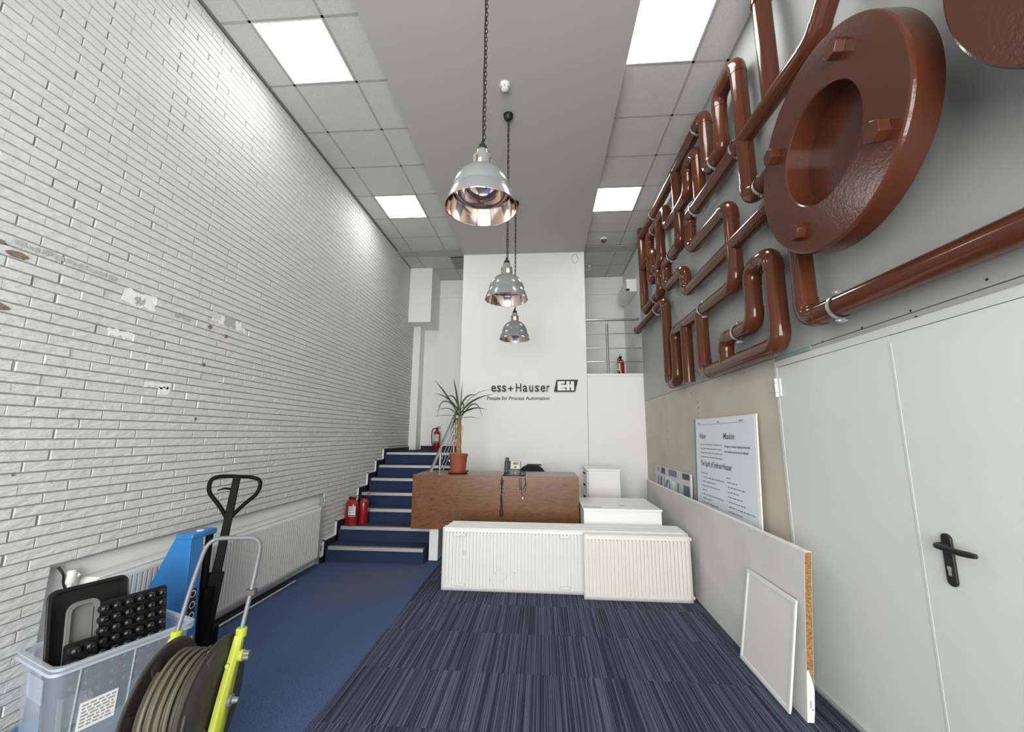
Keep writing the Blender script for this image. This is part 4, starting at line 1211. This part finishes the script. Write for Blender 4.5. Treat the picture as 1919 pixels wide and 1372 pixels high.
def slab(y0, y1, h0, h1, t0, t1):
    mb_ = MB()
    P = [board_pt(y, h, t) for y in (y0, y1) for h in (h0, h1) for t in (t0, t1)]
    return mb_.add(P, [(0, 1, 3, 2), (4, 6, 7, 5), (0, 4, 5, 1), (2, 3, 7, 6), (0, 2, 6, 4), (1, 5, 7, 3)])


slab(YA, YZ, 0.004, HB - 0.002, 0.002, TH - 0.002).obj('core', 'chip', bd)
slab(YA + 0.001, YZ, 0.003, HB, 0.0, 0.0025).obj('front_laminate', 'board_face', bd)
slab(YA + 0.001, YZ, 0.003, HB, TH - 0.0025, TH).obj('back_laminate', 'board_face', bd)
slab(YA - 0.001, YZ, HB - 0.003, HB + 0.0005, 0.0, TH).obj('top_edging', 'board_edge', bd)
tp = MB()
out = [(0.0, 0.005), (0.85, 0.005), (0.98, 0.05), (1.0, 0.16), (0.62, 0.215), (0.2, 0.255), (0.0, 0.245)]
tp.prism(out, lambda a, b, t: tuple(Vector(board_pt(YA, b, a * TH)) + Vector((0, -t, 0))), 0.001, 0.0035)
lt = tp.obj('edge_label', 'label_white', bd)
mb = MB()
for q in range(5):
    mb.prism([(0.35, 0.075 + q * 0.007), (0.55, 0.075 + q * 0.007), (0.55, 0.079 + q * 0.007), (0.35, 0.079 + q * 0.007)], lambda a, b, t: tuple(Vector(board_pt(YA, b, a * TH)) + Vector((0, -t, 0))), 0.0034, 0.0042)
mb.prism([(0.66, 0.062), (0.82, 0.062), (0.82, 0.07), (0.66, 0.07)], lambda a, b, t: tuple(Vector(board_pt(YA, b, a * TH)) + Vector((0, -t, 0))), 0.0034, 0.0042)
mb.obj('print', 'navy_print', lt)


def scuff(pts, w=0.006):
    mb_ = MB()
    for a, b in zip(pts[:-1], pts[1:]):
        d = Vector((b[0] - a[0], b[1] - a[1])); n_ = Vector((-d.y, d.x)).normalized() * w
        q = [(a[0] + n_.x, a[1] + n_.y), (b[0] + n_.x, b[1] + n_.y), (b[0] - n_.x, b[1] - n_.y), (a[0] - n_.x, a[1] - n_.y)]
        mb_.prism(q, lambda y_, h, t: board_pt(y_, h, -t), -0.0005, 0.0008)
    mb_.obj('scuff', 'scuff', bd)


scuff([(3.42, 0.62), (3.30, 0.52), (3.26, 0.58)], 0.005)
scuff([(3.20, 0.60), (3.12, 0.60), (3.10, 0.53)], 0.004)
scuff([(3.38, 0.28), (3.36, 0.20)], 0.004)

# square light panel leaning on the board
lp = thing('light_panel', 'square frosted light panel in a white frame leaning on the long board', 'light panel', (1.36, 2.87, 0))
B0, B1, T1, T0 = Vector((1.333, 3.165, 0.004)), Vector((1.325, 2.588, 0.004)), Vector((1.400, 2.555, 0.585)), Vector((1.408, 3.12, 0.585))


def lp_pt(a, b, t):
    p = (B0 * (1 - a) + B1 * a) * (1 - b) + (T0 * (1 - a) + T1 * a) * b
    return tuple(p + Vector((-0.992, 0, 0.126)) * t)


fr = MB()
for q in (((0, 0), (1, 0), (1, .032), (0, .032)), ((0, .968), (1, .968), (1, 1), (0, 1)), ((0, .032), (.032, .032), (.032, .968), (0, .968)), ((.968, .032), (1, .032), (1, .968), (.968, .968))):
    fr.prism(list(q), lp_pt, -0.004, 0.008)
fr.obj('frame', 'white_metal', lp, bevel=0.002)
fr = MB()
for q in (((.032, .032), (.968, .032), (.955, .045), (.045, .045)), ((.045, .955), (.955, .955), (.968, .968), (.032, .968)), ((.032, .032), (.045, .045), (.045, .955), (.032, .968)), ((.968, .032), (.968, .968), (.955, .955), (.955, .045))):
    fr.prism(list(q), lp_pt, -0.002, 0.005)
fr.obj('inner_frame', 'white_lam', lp)
MB().prism([(.04, .04), (.96, .04), (.96, .96), (.04, .96)], lp_pt, -0.001, 0.003).obj('lens', 'panel_lens', lp)
MB().prism([(-.035, .52), (-.004, .55), (-.004, .66), (-.035, .63)], lp_pt, -0.018, -0.004).obj('mounting_clip', 'white_metal', lp)

# posters standing behind the board
def poster_fn(x0, x1, h):
    def fn(a, b, t): return (x0 + (x1 - x0) * b / h - t, a, b)
    return fn


po = thing('mission_poster', 'large pale blue printed poster board with vision and mission text leaning on the beige wall', 'poster', (1.58, 3.85, 0))
pf = poster_fn(1.545, 1.603, 1.65)
PY0, PY1 = 4.485, 3.222
MB().prism([(PY1, 0.01), (PY0, 0.01), (PY0, 1.65), (PY1, 1.65)], pf, -0.010, 0.0).obj('foam_board', 'foam_edge', po)
MB().prism([(PY1 + 0.03, 0.012), (PY0 - 0.002, 0.012), (PY0 - 0.002, 1.648), (PY1 + 0.03, 1.648)], pf, 0.0, 0.0008).obj('print_sheet', 'paper_blue', po)
MB().prism([(PY0 - 0.03, 0.012), (PY0 + 0.001, 0.012), (PY0 + 0.001, 1.65), (PY0 - 0.03, 1.65)], pf, 0.0, 0.0014).obj('blue_band', 'blue_edge', po)


def ppx(u, v):
    """zoom pixel on the poster (954 x 1372 over the crop) -> (y, z) on the board, from two measured columns"""
    tl, tr, bl, br = (60, 98), (735, 28), (120, 990), (850, 1340)
    # invert the bilinear patch by iteration; top z 1.65 both, bottom z .834 left, .807 right
    s_, t_ = 0.5, 0.5
    for _ in range(25):
        fx = (tl[0] * (1 - s_) + tr[0] * s_) * (1 - t_) + (bl[0] * (1 - s_) + br[0] * s_) * t_
        fy = (tl[1] * (1 - s_) + tr[1] * s_) * (1 - t_) + (bl[1] * (1 - s_) + br[1] * s_) * t_
        s_ += (u - fx) / 720; t_ += (v - fy) / (900 + 400 * s_)
    return s_, t_


def line_text(body, y0, y1, zt, zb, mt='ink', nm='heading'):
    text_solid(MB(), body, pf, y0, y1, zb, zt, 0.0005, 0.0016).obj(nm, mt, po)


line_text('Vision', 4.36, 4.20, 1.51, 1.455)
line_text('Mission', 3.80, 3.59, 1.51, 1.455)
line_text('The Spirit of Endress+Hauser', 4.34, 3.66, 1.245, 1.175)
for k, s_ in enumerate(('We support our customers in improving their products', 'and in manufacturing them even more efficiently.')):
    line_text(s_, 3.79, 3.33 if k == 0 else 3.36, 1.405 - k * 0.045, 1.378 - k * 0.045, 'ink', 'text_line')
MB().prism([(3.40, 1.592), (4.40, 1.592), (4.40, 1.595), (3.40, 1.595)], pf, 0.0005, 0.0014).obj('rule', 'ink', po)


def words(y0, y1, z, h=0.014, bullet=False):
    """one line of small print too fine to read"""
    mb_ = MB(); y_ = y0
    if bullet:
        mb_.prism([(y_ + 0.022, z + 0.003), (y_ + 0.030, z + 0.003), (y_ + 0.030, z + 0.011), (y_ + 0.022, z + 0.011)], pf, 0.0005, 0.0014)
    while y_ > y1:
        w = random.uniform(0.02, 0.065)
        e = max(y_ - w, y1)
        mb_.prism([(e, z), (y_, z), (y_, z + h * 0.75), (e, z + h * 0.75)], pf, 0.0005, 0.0014)
        y_ = e - 0.010
    mb_.obj('text_line', 'ink_soft', po)


for k in range(4): words(4.34 - 0.005 * k, 3.84, 1.395 - k * 0.04)
for a, b in ((4.40, 4.33), (3.92, 3.86), (3.50, 3.42)): words(a, b, 1.603, 0.016)
words(4.33, 4.18, 1.120)
for k, e in enumerate((3.82, 4.0, 3.92, 4.2, 3.84, 4.1, 3.95, 4.02, 4.05)): words(4.31, e, 1.080 - k * 0.040, bullet=k not in (5, 7))
words(3.77, 3.70, 1.120)
for k, e in enumerate((3.58, 3.45, 3.55, 3.50, 3.45, 3.30, 3.50)): words(3.75, e, 1.085 - k * 0.040, bullet=True)
words(4.30, 4.18, 0.70); words(3.75, 3.65, 0.775)
for k, e in enumerate((3.35, 3.5, 3.5, 3.45)): words(3.74, e, 0.74 - k * 0.038, bullet=True)

p2 = thing('panel_sign', 'printed exhibition panel with a ring motif behind the far end of the board', 'poster', (1.59, 5.3, 0.3))
qf = poster_fn(1.565, 1.604, 1.07)
MB().prism([(4.70, 0.02), (6.12, 0.02), (6.12, 1.072), (4.70, 1.068)], qf, -0.012, 0.0).obj('foam_board', 'foam_edge', p2)
MB().prism([(4.73, 0.02), (6.12, 0.02), (6.12, 1.07), (4.73, 1.066)], qf, 0.0, 0.001).obj('print_sheet', 'light_print', p2)
for a, b, c, d, mt in [(4.74, 4.98, 0.995, 1.06, 'ink'), (5.18, 5.50, 0.985, 1.064, 'violet_print'), (5.65, 5.83, 0.985, 1.064, 'ink'), (5.92, 6.0, 1.0, 1.06, 'ink_soft'),
                       (4.74, 4.94, 0.60, 0.93, 'slate_print'), (5.10, 5.16, 0.60, 0.93, 'ink_soft'), (5.25, 5.36, 0.60, 0.93, 'sign_white'), (5.66, 5.70, 0.70, 0.94, 'ink_soft'), (5.80, 5.86, 0.74, 0.94, 'ink'), (5.92, 6.0, 0.78, 0.94, 'ink_soft')]:
    MB().prism([(a, c), (b, c), (b, d), (a, d)], qf, 0.001, 0.002).obj('print_block', mt, p2)
mb = MB()
mb.prism([(5.52, 0.70), (5.64, 0.70), (5.64, 0.955), (5.40, 0.955), (5.40, 0.70)], qf, 0.001, 0.0018)
mb.obj('print_block', 'sign_white', p2)
ring = [(5.51 + 0.065 * math.cos(i * PI / 10), 0.84 + 0.085 * math.sin(i * PI / 10)) for i in range(21)]
mb = MB()
mb.tube([qf(a, b, 0.003) for a, b in ring], 0.013, 6)
mb.obj('ring_motif', 'slate_print', p2, smooth=True)

# ------------------------------------------------------------------ pallet truck
tr = thing('pallet_truck', 'blue hand pallet truck with a black loop handle beside the wall radiator', 'pallet truck', (-2.30, 2.7, 0))
face = [(-2.50, 0.09), (-2.50, 0.49), (-2.352, 0.815), (-2.337, 0.832), (-2.245, 0.832), (-2.235, 0.82), (-2.205, 0.09)]
bf = MB()
bf.prism(face, lambda a, b, t: (a, t, b), 2.60, 2.612)
bf.add([(-2.235, 2.60, 0.82), (-2.205, 2.60, 0.09), (-2.205, 2.69, 0.09), (-2.235, 2.69, 0.82), (-2.243, 2.60, 0.82), (-2.213, 2.60, 0.09), (-2.213, 2.69, 0.09), (-2.243, 2.69, 0.82)],
       [(0, 1, 2, 3), (7, 6, 5, 4), (0, 4, 5, 1), (3, 2, 6, 7), (0, 3, 7, 4), (1, 5, 6, 2)])
bf.obj('frame', 'truck_blue', tr, bevel=0.006)
box('top_cap', 'truck_blue', tr, -2.352, -2.233, 2.597, 2.80, 0.80, 0.838, bevel=0.008)
MB().lathe([(0.022, 0.838), (0.022, 0.842), (0.0, 0.842)], (-2.275, 2.70, 0), 'z', 16).obj('cap_sticker', 'label_white', tr)
for xa in (-2.50, -2.27):
    MB().box(xa, xa + 0.15, 1.74, 2.62, 0.052, 0.094).obj('fork', 'truck_blue', tr, bevel=0.008)
    MB().lathe([(0.035, -0.04), (0.037, -0.03), (0.037, 0.03), (0.035, 0.04)], (xa + 0.075, 1.86, 0.038), 'x', 14).obj('fork_roller', 'rubber', tr, smooth=True)
pm = MB()
pm.tube([(-2.25, 2.79, 0.10), (-2.25, 2.79, 0.46)], 0.042, 16)
pm.tube([(-2.262, 2.77, 0.46), (-2.262, 2.77, 0.80)], 0.022, 12)
pm.box(-2.31, -2.19, 2.72, 2.86, 0.10, 0.20)
pm.obj('pump', 'black_metal', tr, smooth=True)
hb, ht = Vector((-2.235, 2.81, 0.32)), Vector((-2.235, 2.93, 1.165))
hn = Vector((0.0, 0.0, 0))
mb = MB()
ax = (ht - hb).normalized()
sd_ = Vector((0.80, 0.60, 0)).normalized(); sd_ = (sd_ - ax * sd_.dot(ax)).normalized(); nn = ax.cross(sd_)
mb.prism([(-0.030, 0), (0.030, 0), (0.024, (ht - hb).length), (-0.024, (ht - hb).length)], lambda a, b, t: tuple(hb + sd_ * a + ax * b + nn * t), -0.014, 0.014)
mb.prism([(-0.045, -0.20), (0.045, -0.20), (0.045, 0.22), (-0.045, 0.22)], lambda a, b, t: tuple(hb + sd_ * a + ax * b + nn * t), -0.022, 0.022)
mb.obj('handle_shaft', 'black_metal', tr, bevel=0.006)
Lh = (ht - hb).length
loop = [(0.0, Lh - 0.30), (-0.07, Lh - 0.20), (-0.155, Lh - 0.11), (-0.155, Lh - 0.02), (-0.09, Lh + 0.0), (0.09, Lh + 0.0), (0.155, Lh - 0.02), (0.155, Lh - 0.11), (0.07, Lh - 0.20), (0.0, Lh - 0.30)]
MB().tube(corner_path([hb + sd_ * a + ax * b for a, b in loop], 0.06, 6), 0.0135, 12).obj('handle_loop', 'black_metal', tr, smooth=True, angle=60)
MB().tube([hb + sd_ * a + ax * b for a, b in ((-0.01, Lh - 0.09), (-0.06, Lh - 0.085), (-0.10, Lh - 0.10))], [0.009, 0.007, 0.004], 8).obj('release_lever', 'black_metal', tr, smooth=True)
for xx in (-2.335, -2.225):
    MB().lathe([(0.02, -0.03), (0.075, -0.028), (0.08, -0.02), (0.08, 0.02), (0.075, 0.028), (0.02, 0.03)], (xx, 2.79, 0.082), 'x', 24).obj('steering_wheel', 'rubber', tr, smooth=True)
    MB().lathe([(0.03, -0.034), (0.03, 0.034)], (xx, 2.79, 0.082), 'x', 16).obj('wheel_hub', 'zinc', tr, smooth=True)


def side_pt(y, z, t):
    return (-2.205 - 0.030 * (z - 0.09) / 0.73 + t, y, z)


def side_sticker(y0, y1, z0, z1, mt, t1=0.0016, t0=0.0004, par=None, nm='sticker'):
    return MB().prism([(y0, z0), (y1, z0), (y1, z1), (y0, z1)], side_pt, t0, t1).obj(nm, mt, par or tr)


for z0, z1 in ((0.44, 0.50), (0.375, 0.435), (0.315, 0.37)):
    s1 = side_sticker(2.615, 2.665, z0, z1, 'sign_black')
    MB().lathe([(0.016, 0.0), (0.022, 0.0), (0.022, 0.0008), (0.016, 0.0008)], side_pt(2.64, (z0 + z1) / 2, 0.0016), 'x', 16, closed=True).obj('sticker_mark', 'label_white', s1)
s1 = side_sticker(2.615, 2.672, 0.10, 0.235, 'slate_print')
for q in range(7): side_sticker(2.62, 2.667, 0.11 + q * 0.012, 0.116 + q * 0.012, 'light_print', 0.0022, 0.0014, s1, 'print')
side_sticker(2.62, 2.667, 0.197, 0.222, 'light_print', 0.0022, 0.0014, s1, 'print')

# ------------------------------------------------------------------ plastic storage bin with plant trays
BC = Vector((-2.026, 1.727, 0)); LA = Vector((0.356, 0.934, 0)).normalized(); SA = Vector((-0.934, 0.356, 0)).normalized()


def bin_pt(a, b, z): return tuple(BC + LA * a + SA * b + Vector((0, 0, z)))


bn = thing('storage_bin', 'frosted clear plastic storage bin holding plant trays, front left corner', 'storage bin', tuple(BC + LA * 0.29 + SA * 0.19 + Vector((0, 0, 0.096))))
W_, D_, ZB, ZT = 0.545, 0.40, 0.096, 0.50


def bin_ring(mb_, e0, z0, e1, z1, r0=0.04, r1=0.045):
    """closed wall between two rounded rectangles (inset e)"""
    A = rounded(e0, W_ - e0, e0, D_ - e0, r0, 5); B_ = rounded(e1, W_ - e1, e1, D_ - e1, r1, 5)
    n = len(A)
    mb_.add([bin_pt(a, b, z0) for a, b in A] + [bin_pt(a, b, z1) for a, b in B_], [(i, (i + 1) % n, n + (i + 1) % n, n + i) for i in range(n)])


wl = MB(); bin_ring(wl, 0.045, ZB, 0.016, ZT - 0.03)
A_ = rounded(0.045, W_ - 0.045, 0.045, D_ - 0.045, 0.04, 5); wl.add([bin_pt(a, b, ZB) for a, b in A_], [tuple(range(len(A_)))])
wl.obj('wall', 'bin', bn, smooth=True, angle=50)
rm = MB()
bin_ring(rm, 0.016, ZT - 0.03, 0.0, ZT - 0.03); bin_ring(rm, 0.0, ZT - 0.03, 0.0, ZT - 0.018); bin_ring(rm, 0.0, ZT - 0.018, 0.012, ZT - 0.016)
bin_ring(rm, 0.012, ZT - 0.016, 0.012, ZT - 0.004); bin_ring(rm, 0.012, ZT - 0.004, 0.0, ZT - 0.003); bin_ring(rm, 0.0, ZT - 0.003, 0.001, ZT); bin_ring(rm, 0.001, ZT, 0.020, ZT)
rm.obj('rim', 'bin_rim', bn, smooth=True, angle=40)
for a in (0.10, 0.29, 0.48):
    MB().add([bin_pt(a - 0.002, 0.0185, ZT - 0.035), bin_pt(a + 0.002, 0.0185, ZT - 0.035), bin_pt(a + 0.002, 0.043, ZB + 0.01), bin_pt(a - 0.002, 0.043, ZB + 0.01),
              bin_pt(a - 0.002, 0.0125, ZT - 0.035), bin_pt(a + 0.002, 0.0125, ZT - 0.035), bin_pt(a + 0.002, 0.038, ZB + 0.01), bin_pt(a - 0.002, 0.038, ZB + 0.01)],
             [(0, 1, 2, 3), (7, 6, 5, 4), (0, 4, 5, 1), (1, 5, 6, 2), (2, 6, 7, 3), (3, 7, 4, 0)]).obj('rib', 'bin_rim', bn)


def wall_in(z): return 0.016 + 0.029 * (ZT - 0.03 - z) / (ZT - 0.03 - ZB)


MB().prism([(0.10, ZT - 0.06), (0.25, ZT - 0.06), (0.25, ZT - 0.16), (0.10, ZT - 0.16)], lambda b, z, t: bin_pt(wall_in(z) - t, b, z), 0.001, 0.010).obj('hand_grip', 'bin', bn, bevel=0.004)
lb = MB().prism([(0.12, 0.315), (0.25, 0.315), (0.25, 0.20), (0.12, 0.20)], lambda a, z, t: bin_pt(a, wall_in(z) - t, z), 0.0008, 0.002).obj('paper_label', 'label_white', bn)
mb = MB()
for q in range(7):
    z = 0.304 - q * 0.014; a = 0.128
    while a < 0.235:
        w = random.uniform(0.008, 0.028); e = min(a + w, 0.243)
        mb.prism([(a, z), (e, z), (e, z - 0.007), (a, z - 0.007)], lambda a, z, t: bin_pt(a, wall_in(z) - t, z), 0.0018, 0.0028); a = e + 0.006
mb.obj('print', 'label_grey', lb)


def upright(o, d, lean, up_=Vector((0, 0, 1))):
    """frame for a tray standing in the bin: o lower corner, d along, lean outwards"""
    n_ = d.cross(up_).normalized()
    v = (up_ + n_ * lean).normalized()
    n2 = d.cross(v).normalized()
    return lambda a, b, t: tuple(o + d * a + v * b + n2 * t)


def tray(name, label, fn, w, h, lip, mt, deep):
    t = thing(name, label, 'plant tray', fn(w / 2, 0.0, 0))
    def rr(e, r): return rounded(e, w - e, e, h - e, r, 5)
    mb_ = MB()
    loops = [(0.0, 0.0, 0.035), (0.0, 0.006, 0.035), (lip, 0.006, 0.028), (lip + 0.004, -deep, 0.024)]
    n = len(rr(0, .03)); L = []
    for e, tt, r in loops: L.append([fn(a, b, tt) for a, b in rr(e, r)])
    vs = [p for l in L for p in l]
    fs = [(i * n + k, i * n + (k + 1) % n, (i + 1) * n + (k + 1) % n, (i + 1) * n + k) for i in range(len(L) - 1) for k in range(n)]
    fs.append(tuple((len(L) - 1) * n + k for k in range(n)))
    mb_.add(vs, fs)
    mb_.obj('shell', mt, t, smooth=True, angle=40, solid=0.002)
    rim_ = MB().tube([fn(a, b, 0.003) for a, b in rr(0.003, 0.034)] + [fn(*rr(0.003, 0.034)[0], 0.003)], 0.0045, 6)
    rim_.obj('rim', mt, t, smooth=True)
    return t


bp_ = lambda a, b, z: Vector(bin_pt(a, b, z))
f1 = upright(bp_(0.035, 0.11, 0.19), LA, -0.30)
tray('seed_tray', 'black flat plastic tray with rounded corners, rearmost in the storage bin', f1, 0.295, 0.585, 0.014, 'tray_black', 0.03)
f2 = upright(bp_(0.075, 0.085, 0.17), LA, -0.18)
tray('clear_tray', 'cloudy grey narrow plastic tray standing in the storage bin before the black one', f2, 0.115, 0.54, 0.016, 'tray_clear', 0.02)


def cell_tray(label, fn, nx, nz, p):
    t = thing('cell_tray', label, 'plant tray', fn(nx * p / 2, 0.0, 0), 'black seedling cell trays')
    w, h = nx * p, nz * p
    MB().prism(rounded(-0.008, w + 0.008, -0.008, h + 0.008, 0.012, 3), fn, -0.004, 0.0).obj('sheet', 'tray_black', t)
    mb_ = MB()
    for i in range(nx):
        for j in range(nz):
            a, b = (i + 0.5) * p, (j + 0.5) * p
            L = []
            for rr_, tt in ((p * 0.47, 0.0), (p * 0.40, 0.016), (p * 0.34, 0.034), (p * 0.15, 0.040), (p * 0.08, 0.036)):
                L.append([fn(a + rr_ * math.cos(q * PI / 5), b + rr_ * math.sin(q * PI / 5), tt) for q in range(10)])
            vs = [x for l in L for x in l]
            fs = [(i2 * 10 + k, i2 * 10 + (k + 1) % 10, (i2 + 1) * 10 + (k + 1) % 10, (i2 + 1) * 10 + k) for i2 in range(4) for k in range(10)]
            fs.append(tuple(40 + k for k in range(10)))
            mb_.add(vs, fs)
    mb_.obj('cells', 'tray_black', t, smooth=True, angle=40)
    return t


f3 = upright(bp_(0.178, 0.105, 0.30), LA, -0.19)
cell_tray('black seedling cell tray standing on edge in the bin, largest of the two', f3, 6, 8, 0.0465)
f4 = upright(bp_(0.070, 0.078, 0.35), LA, -0.14)
cell_tray('small black cell tray low in the bin before the grey tray', f4, 2, 4, 0.049)

# ------------------------------------------------------------------ garden hose reel cart (built about its own origin, then placed)
hc = thing('hose_reel_cart', 'lime green and dark grey hose reel cart with a tube handle', 'hose reel', (0, 0, 0))
CZ, RD, XD = 0.30, 0.262, 0.100
disc = [(0.05, 0.0), (0.10, 0.012), (0.16, 0.026), (0.205, 0.022), (0.232, 0.004), (0.25, -0.004), (RD - 0.004, 0.0), (RD, 0.010), (RD - 0.004, 0.016), (0.25, 0.012), (0.236, 0.018), (0.205, 0.036), (0.16, 0.040), (0.10, 0.026), (0.05, 0.014)]
for sgn in (1, -1):
    d_ = MB().lathe([(r, sgn * (XD + h * 0.5)) for r, h in disc], (0, 0, CZ), 'x', 48, closed=True).obj('reel_disc', 'reel_grey', hc, smooth=True, angle=50)
    for q in range(6):
        a = q * PI / 3 + 0.3
        Mx = Matrix.Translation((sgn * (XD + 0.013), 0, CZ)) @ Matrix.Rotation(a, 4, 'X')
        MB().prism([(0.085, -0.014), (0.235, -0.035), (0.235, 0.035), (0.085, 0.014)], lambda p, q_, t: tuple(Mx @ Vector((t, q_, p))), -0.008 * sgn, 0.005 * sgn).obj('spoke_rib', 'reel_grey', d_, bevel=0.005)
MB().tube([(-XD - 0.01, 0, CZ), (XD + 0.01, 0, CZ)], 0.10, 24).obj('drum', 'reel_grey', hc, smooth=True)


def wound(rad, n_t, x0, x1, pr, ph_=0.0, wob=0.003):
    pts = []
    N = int(n_t * 28)
    for i in range(N + 1):
        a = 2 * PI * i / 28 + ph_
        x = x0 + (x1 - x0) * i / N + random.uniform(-wob, wob) * 0.3
        rr_ = rad + wob * math.sin(a * 1.7 + i * 0.03)
        pts.append((x, rr_ * math.cos(a), CZ + rr_ * math.sin(a)))
    return MB().tube(pts, pr, 7)


wound(0.150, 12, -0.088, 0.088, 0.0098).obj('hose', 'hose', hc, smooth=True)
wound(0.172, 10, 0.085, -0.085, 0.0098, 1.0).obj('hose', 'hose', hc, smooth=True)
wound(0.192, 9, -0.082, 0.082, 0.0095, 2.0).obj('hose', 'hose', hc, smooth=True)
wound(0.207, 4.2, -0.07, 0.06, 0.0085, 0.4).obj('hose', 'hose_stripe', hc, smooth=True)


def by(z): return 0.02 + 0.37 * (z - CZ)


for sgn in (1, -1):
    xb = sgn * 0.142
    fr = MB(); z_list = [0.03, 0.10, 0.20, 0.30, 0.42, 0.50, 0.535]; wd = [0.040, 0.046, 0.048, 0.046, 0.034, 0.024, 0.019]
    ring_ = []
    for z, w in zip(z_list, wd):
        ring_.append([(xb + a, by(z) + b * w, z) for a, b in ((-0.020, -1), (0.004, -1), (0.018, -0.55), (0.018, 0.55), (0.004, 1), (-0.020, 1))])
    vs = [p for r_ in ring_ for p in r_]
    fr.add(vs, [(i * 6 + k, i * 6 + (k + 1) % 6, (i + 1) * 6 + (k + 1) % 6, (i + 1) * 6 + k) for i in range(6) for k in range(6)] + [tuple(range(6))[::-1], tuple(36 + k for k in range(6))])
    f_ = fr.obj('frame_bar', 'green_plastic', hc, bevel=0.004)
    MB().lathe([(0.020, 0.0), (0.024, 0.004), (0.024, 0.035), (0.019, 0.04)], (xb, by(0.55), 0.52), 'z', 16).obj('socket', 'green_plastic', f_, smooth=True)
    MB().lathe([(0.012, sgn * 0.0), (0.024, sgn * 0.004), (0.024, sgn * 0.018), (0.014, sgn * 0.022), (0.010, sgn * 0.045), (0.0, sgn * 0.047)], (xb + sgn * 0.014, by(0.30), 0.30), 'x', 16).obj('axle_knob', 'alu', f_, smooth=True)
    if sgn > 0:
        MB().lathe([(0.022, 0.0), (0.024, 0.004), (0.024, 0.022), (0.018, 0.024)], (xb + 0.014, by(0.455), 0.455), 'x', 18).obj('tap_collar', 'green_plastic', f_, smooth=True)
        kn = [(0.019 * math.cos(t) * (1 if i % 2 else 0.86), 0.019 * math.sin(t) * (1 if i % 2 else 0.86)) for i, t in enumerate([q * PI / 10 for q in range(20)])]
        MB().prism(kn, lambda a, b, t: (xb + t, by(0.455) + a, 0.455 + b), 0.036, 0.062).obj('hose_tap', 'alu', f_)
        MB().tube([(xb - 0.016, by(0.44) - 0.02, 0.43), (xb - 0.008, by(0.44) - 0.045, 0.435)], 0.009, 10).obj('peg', 'green_plastic', f_, smooth=True)
    MB().box(xb - 0.02, xb + 0.02, by(0.03) - 0.10, by(0.03) + 0.10, 0.004, 0.035).obj('foot', 'green_plastic', hc, bevel=0.006)
hpts = corner_path([(-0.142, by(0.52), 0.52), (-0.142, by(0.74), 0.74), (-0.132, by(0.95), 0.935), (0.132, by(0.95), 0.935), (0.142, by(0.74), 0.74), (0.142, by(0.52), 0.52)], 0.07, 8)
MB().tube(hpts, 0.0105, 12).obj('handle_tube', 'alu', hc, smooth=True, angle=60)
MB().box(0.118, 0.166, by(0.70) - 0.017, by(0.70) + 0.017, 0.685, 0.712).obj('handle_clip', 'phone_dark', hc, bevel=0.004)
hc.location = (-1.56, 1.90, 0); hc.rotation_euler = (0, 0, 0.2)
